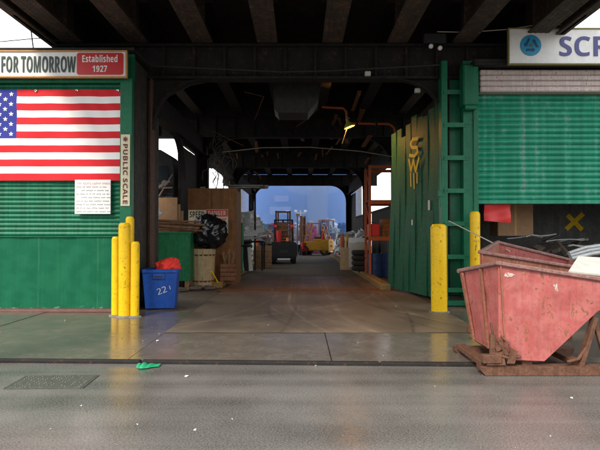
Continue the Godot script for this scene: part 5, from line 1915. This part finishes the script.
func more_materials():
	M.gate_paint_shaded = surf(tex(256, lin(0.004, 0.095, 0.044), lin(0.006, 0.120, 0.055), 0.9, 0.15, 0.3, [[lin(0.022, 0.024, 0.018), 0.50, 0.14, 0.55], [lin(0.06, 0.032, 0.018), 0.66, 0.05, 0.2]]), 1.3, 0.6, 0.0)  # green paint with grime, rust and the gate's own shade mixed into the colour
	M.green_dark = M.green
	M.label = surf(tex(256, lin(0.52, 0.48, 0.44), lin(0.40, 0.30, 0.26), 1.0, 0.15, 0.1, [[lin(0.36, 0.13, 0.10), 0.52, 0.06, 0.2]]), 0.35, 0.7)
	M.column = surf(tex(256, lin(0.085, 0.045, 0.032), lin(0.12, 0.065, 0.045), 0.9, 0.2, 0.2, [[lin(0.16, 0.07, 0.035), 0.62, 0.1, 0.3]]), 1.1, 0.7)
	M.cream = surf(tex(256, lin(0.62, 0.55, 0.38), lin(0.70, 0.63, 0.46), 0.9, 0.05, 0.08, [[lin(0.36, 0.24, 0.12), 0.70, 0.08, 0.3]]), 0.7, 0.55)
	M.ink_brown = plain(0.11, 0.025, 0.012, 0.6)
	M.room = surf(tex(256, lin(0.10, 0.10, 0.095), lin(0.14, 0.14, 0.13), 0.9, 0.1, 0.15), 1.8, 0.85)
	M.frame_green = surf(tex(256, lin(0.20, 0.19, 0.06), lin(0.26, 0.22, 0.10), 0.9, 0.1, 0.1), 0.7, 0.6)
	M.emblem_dark = plain(0.008, 0.05, 0.15, 0.4)
	M.emblem_mid = plain(0.05, 0.13, 0.12, 0.4)
	M.orange_plate = surf(tex(256, lin(0.22, 0.090, 0.035), lin(0.30, 0.125, 0.045), 0.9, 0.25, 0.1, [[lin(0.10, 0.06, 0.04), 0.50, 0.1, 0.0]]), 0.9, 0.6)
	M.mast = surf(tex(256, lin(0.15, 0.065, 0.035), lin(0.22, 0.11, 0.05), 0.9, 0.2, 0.1), 0.7, 0.55)
	M.cab = surf(tex(256, lin(0.022, 0.022, 0.024), lin(0.035, 0.033, 0.032), 0.9, 0.1, 0.1), 0.7, 0.4)
	M.pale_green = surf(tex(256, lin(0.40, 0.47, 0.38), lin(0.46, 0.52, 0.44), 0.9, 0.08, 0.12, [[lin(0.24, 0.24, 0.18), 0.66, 0.1, 0.3]]), 0.8, 0.6)
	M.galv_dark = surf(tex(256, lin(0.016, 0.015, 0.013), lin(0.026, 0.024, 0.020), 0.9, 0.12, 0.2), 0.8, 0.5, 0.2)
	M.cover = surf(tex(256, lin(0.055, 0.062, 0.050), lin(0.085, 0.090, 0.075), 0.9, 0.3, 0.0), 0.6, 0.42, 0.0)
	M.lamp_green = plain(0.45, 0.40, 0.06, 0.5)
	M.bulb = plain(1.0, 0.85, 0.5, 0.4)
	M.bulb.emission_enabled = true
	M.bulb.emission = Color(1.0, 0.75, 0.35)
	M.bulb.emission_energy_multiplier = 6.0

func cylinder_bottle(where, label, mat):
	var t = thing("gas_cylinder", label, "gas cylinder", where, 0.0, "gas cylinders along the yard")
	var m := MB.new()
	m.lathe(Vector3.ZERO, [Vector2(0.11, 0), Vector2(0.115, 0.03), Vector2(0.115, 1.15), Vector2(0.095, 1.27), Vector2(0.04, 1.34), Vector2(0.035, 1.42)], 16)
	part(t, "bottle", m, mat)
	m = MB.new()
	m.tube([Vector3(0, 1.40, 0), Vector3(0, 1.50, 0)], 0.022, 8)
	m.tube([Vector3(-0.05, 1.46, 0), Vector3(0.05, 1.46, 0)], 0.014, 6)
	part(t, "valve", m, M.galv)

func tyre_stack(where, label, n):
	var t = thing("tyre_stack", label, "tyres", where, 0.0, "tyre stacks along the yard")
	for k in n:
		var m := MB.new()
		var pr = []
		for i in 11:
			var an = TAU * i / 10.0
			pr.append(Vector2(0.27 + 0.09 * cos(an), 0.105 + 0.10 * sin(an)))
		m.lathe(Vector3(rnd(-0.02, 0.02), k * 0.20, rnd(-0.02, 0.02)), pr, 20)
		part(t, "tyre", m, M.rubber)

func bale(where, label, s, mat, turn):
	# crushed metal bale: a squared heap of folded sheet
	var m := MB.new()
	for k in 70:
		var c = Vector3(rnd(-0.45, 0.45) * s.x, rnd(0.04, 0.96) * s.y, rnd(-0.45, 0.45) * s.z)
		var b = Basis.from_euler(Vector3(rnd(-0.25, 0.25), rnd(-0.25, 0.25), rnd(-0.25, 0.25)))
		m.box(c, Vector3(rnd(0.2, 0.45) * s.x, rnd(0.05, 0.22) * s.y, rnd(0.2, 0.45) * s.z), 0.01, b)
	var o = part(self, "scrap_bale", m, mat, where, Vector3(0, turn, 0))
	tag(o, label, "bale", "crushed bales along the yard")

func loader(where, turn):
	var t = thing("wheel_loader", "yellow wheel loader with glazed cab and raised bucket in the haze", "loader", where, turn)
	var m := MB.new()
	m.prism([Vector2(-1.5, 0.55), Vector2(0.5, 0.55), Vector2(0.7, 1.0), Vector2(0.6, 1.3), Vector2(-0.6, 1.45), Vector2(-1.5, 1.35)], Vector3(0, 0, 0.55), Vector3(1, 0, 0), Vector3(0, 1, 0), Vector3(0, 0, -1.1))
	part(t, "body", m, M.machine_yellow)
	m = MB.new()
	for e in [[-0.55, 0.5], [0.42, 0.5], [-0.55, -0.5], [0.42, -0.5]]:
		m.box(Vector3(e[0], 2.05, e[1]), Vector3(0.08, 1.4, 0.08))
	m.box(Vector3(-0.07, 2.80, 0), Vector3(1.2, 0.12, 1.2), 0.03)
	part(t, "cab_frame", m, M.machine_yellow)
	m = MB.new()
	m.box(Vector3(-0.07, 2.1, 0), Vector3(0.9, 1.2, 0.96))
	part(t, "cab_glass", m, M.glass)
	for e in [[-1.0, 0.7], [0.95, 0.7], [-1.0, -0.7], [0.95, -0.7]]:
		m = MB.new()
		m.lathe(Vector3(e[0], 0.58, e[1]), [Vector2(0.3, -0.2), Vector2(0.52, -0.2), Vector2(0.58, -0.12), Vector2(0.58, 0.12), Vector2(0.52, 0.2), Vector2(0.3, 0.2)], 20, Basis(Vector3.RIGHT, PI / 2))
		var w = part(t, "wheel", m, M.rubber)
		m = MB.new()
		m.lathe(Vector3(e[0], 0.58, e[1]), [Vector2(0, 0.14 * signf(e[1])), Vector2(0.3, 0.16 * signf(e[1]))], 16, Basis(Vector3.RIGHT, PI / 2))
		part(w, "rim", m, M.machine_yellow)
	m = MB.new()
	for z in [-0.35, 0.35]:
		m.bar(Vector3(0.5, 1.25, z), Vector3(1.9, 1.75, z), 0.10, 0.18)
		m.bar(Vector3(1.9, 1.75, z), Vector3(2.2, 1.4, z), 0.10, 0.14)
	part(t, "lift_arm", m, M.machine_yellow)
	m = MB.new()
	m.prism([Vector2(2.1, 1.0), Vector2(2.9, 1.05), Vector2(2.3, 1.3), Vector2(2.35, 1.75), Vector2(2.15, 1.7)], Vector3(0, 0, 1.0), Vector3(1, 0, 0), Vector3(0, 1, 0), Vector3(0, 0, -2.0))
	part(t, "bucket", m, M.rust)
	m = MB.new()
	m.lathe(Vector3(-0.07, 2.86, 0.2), [Vector2(0.07, 0), Vector2(0.06, 0.14), Vector2(0, 0.17)], 12)
	part(t, "beacon", m, M.lamp_amber)

func yard_clutter():
	rng.seed = 70
	loader(Vector3(2.2, 0, -48.0), 2.7)
	var b = [[-2.75, 0.18, -24.0, 0.9, 0.7, M.alu, "bright aluminium bale beside the scrap bench"], [-2.85, 0.18, -25.6, 0.9, 1.0, M.rust, "rusty bale past the bright aluminium one"], [-2.6, 0.18, -30.9, 1.0, 1.2, M.alu, "tall bright bale behind the wooden crates"], [-2.5, 0.18, -33.0, 1.0, 0.9, M.scrap, "dark bale past the tall bright one"], [-2.2, 0.0, -36.5, 1.1, 1.5, M.hood, "pinkish bale near the last bent"], [2.95, 0.18, -28.4, 0.9, 0.9, M.rust, "rusty bale behind the offcut stillage"], [2.7, 0.18, -31.0, 0.9, 1.3, M.alu, "tall bright bale near the yellow forklift"], [3.0, 0.18, -33.5, 0.9, 1.0, M.orange, "orange painted bale behind the yellow forklift"], [2.95, 0.18, -38.6, 1.0, 1.5, M.alu, "bright bale at the last bent"]]
	for e in b:
		bale(Vector3(e[0], e[1], e[2]), e[6], Vector3(e[3], e[4], 0.8), e[5], rnd(-0.2, 0.2))
	var c = [[-2.25, -29.6, M.orange, "orange gas cylinder behind the black forklift"], [-2.35, -29.9, M.green_box, "green gas cylinder beside the orange one"], [-2.2, -30.2, M.blue_steel, "blue gas cylinder beside the green one"], [2.35, -27.7, M.machine_yellow, "yellow gas cylinder at the kerb by the offcuts"], [2.4, -28.0, M.red, "red gas cylinder beside the yellow one"], [2.25, -29.8, M.orange, "orange gas cylinder near the tall bright bale"]]
	for e in c:
		cylinder_bottle(Vector3(e[0], 0.18, e[1]), e[3], e[2])
	# crowded yard in the daylight beyond the last bent
	var tints = [M.alu, M.orange, M.rust, M.pale, M.blue_steel, M.machine_yellow, M.red, M.white, M.hood, M.green_box, M.scrap, M.pale_green]
	var words = ["bright metal", "orange", "rusty", "pale grey", "blue", "yellow", "red", "white", "pinkish", "green", "dark", "greenish"]
	for k in 24:
		var px = [-3.6, -2.9, -2.2, -1.5, -0.7, 0.4, 1.1, 3.0, 3.7, -3.2, -1.9, -0.2][k % 12] + rnd(-0.15, 0.15)
		var hh = rnd(0.7, 1.5)
		bale(Vector3(px, 0 if k < 12 else 1.1, -45.2 - (k % 12) * 0.35), "%s bale %s beyond the last bent" % [words[(k * 5) % 12], "on the ground" if k < 12 else "stacked on another"], Vector3(rnd(0.6, 0.95), hh, 0.8), tints[(k * 5) % 12], rnd(-0.4, 0.4))
	for k in 7:
		var q = thing("yard_post", "%s post with a small %s box beyond the last bent" % [words[(k * 3 + 1) % 12], ["white", "red", "white", "yellow", "off-white", "orange", "pale"][k]], "post", Vector3(-3.4 + k * 1.05 + rnd(-0.2, 0.2), 0, -44.4 - rnd(0.0, 4.0)), 0.0, "posts beyond the last bent")
		var pm3 := MB.new()
		var ph = rnd(2.2, 3.6)
		pm3.tube([Vector3.ZERO, Vector3(rnd(-0.1, 0.1), ph, 0)], rnd(0.04, 0.08), 7)
		part(q, "shaft", pm3, tints[(k * 3 + 1) % 12])
		pm3 = MB.new()
		pm3.box(Vector3(0.05, ph, 0.05), Vector3(rnd(0.2, 0.5), 0.18, 0.16), 0.02)
		part(q, "lamp_box", pm3, [M.white, M.red, M.white, M.machine_yellow, M.white, M.orange, M.white][k])
	tyre_stack(Vector3(2.35, 0.18, -21.6), "stack of four tyres before the greenish slab", 4)
	tyre_stack(Vector3(-2.35, 0.18, -23.4), "stack of six tyres at the end of the scrap bench", 6)
	tyre_stack(Vector3(-1.9, 0.0, -34.2), "stack of five tyres past the black forklift", 5)
	# boards standing on end and offcuts along the left wall
	for k in 7:
		var t = thing("standing_board", ["long pale board propped beside the plywood booth", "long brown board propped beside the pale one", "dark board propped past the booth", "short pale board propped at the bench", "rusty strip propped at the bench", "tan board propped near the bright bale", "grey board propped near the tall bale"][k], "board", Vector3(-3.2 + 0.1 * (k % 3), 0.0, -19.2 - k * 1.55), rnd(-0.3, 0.3), "boards propped along the yard wall")
		var m := MB.new()
		var h = rnd(2.2, 3.4)
		m.box(Vector3(0, h * 0.5, 0), Vector3(rnd(0.12, 0.3), h, 0.035), 0.004, Basis(Vector3(0, 0, 1), rnd(0.02, 0.12)))
		part(t, "board", m, [M.stave, M.wood, M.steel, M.pale, M.rust, M.stave, M.galv][k])
	# lumber and conduit slung up under the bents
	var m := MB.new()
	for k in 34:
		var z = -rnd(15.5, 33.0)
		var x = rnd(-3.0, 3.0)
		var y = rnd(4.9, 5.08) if absf(x) > 2.2 else rnd(5.45, 5.9)
		if k % 7 == 0:
			m.tube([Vector3(x, y, z), Vector3(x + rnd(-0.6, 0.6), y + rnd(-0.2, 0.1), z - rnd(0.6, 2.5)), Vector3(x + rnd(-1.0, 1.0), y + rnd(-0.1, 0.1), z - rnd(2.6, 4.5))], rnd(0.01, 0.025), 5)
		else:
			m.bar(Vector3(x, y, z), Vector3(x + rnd(-0.2, 0.2), y + rnd(-0.05, 0.05), z - rnd(1.0, 3.0)), rnd(0.05, 0.15), 0.04)
	tag(part(self, "slung_lumber", m, M.wood_red), "loose conduit, cable and lumber slung under the yard ceiling", "conduit", "", "stuff")
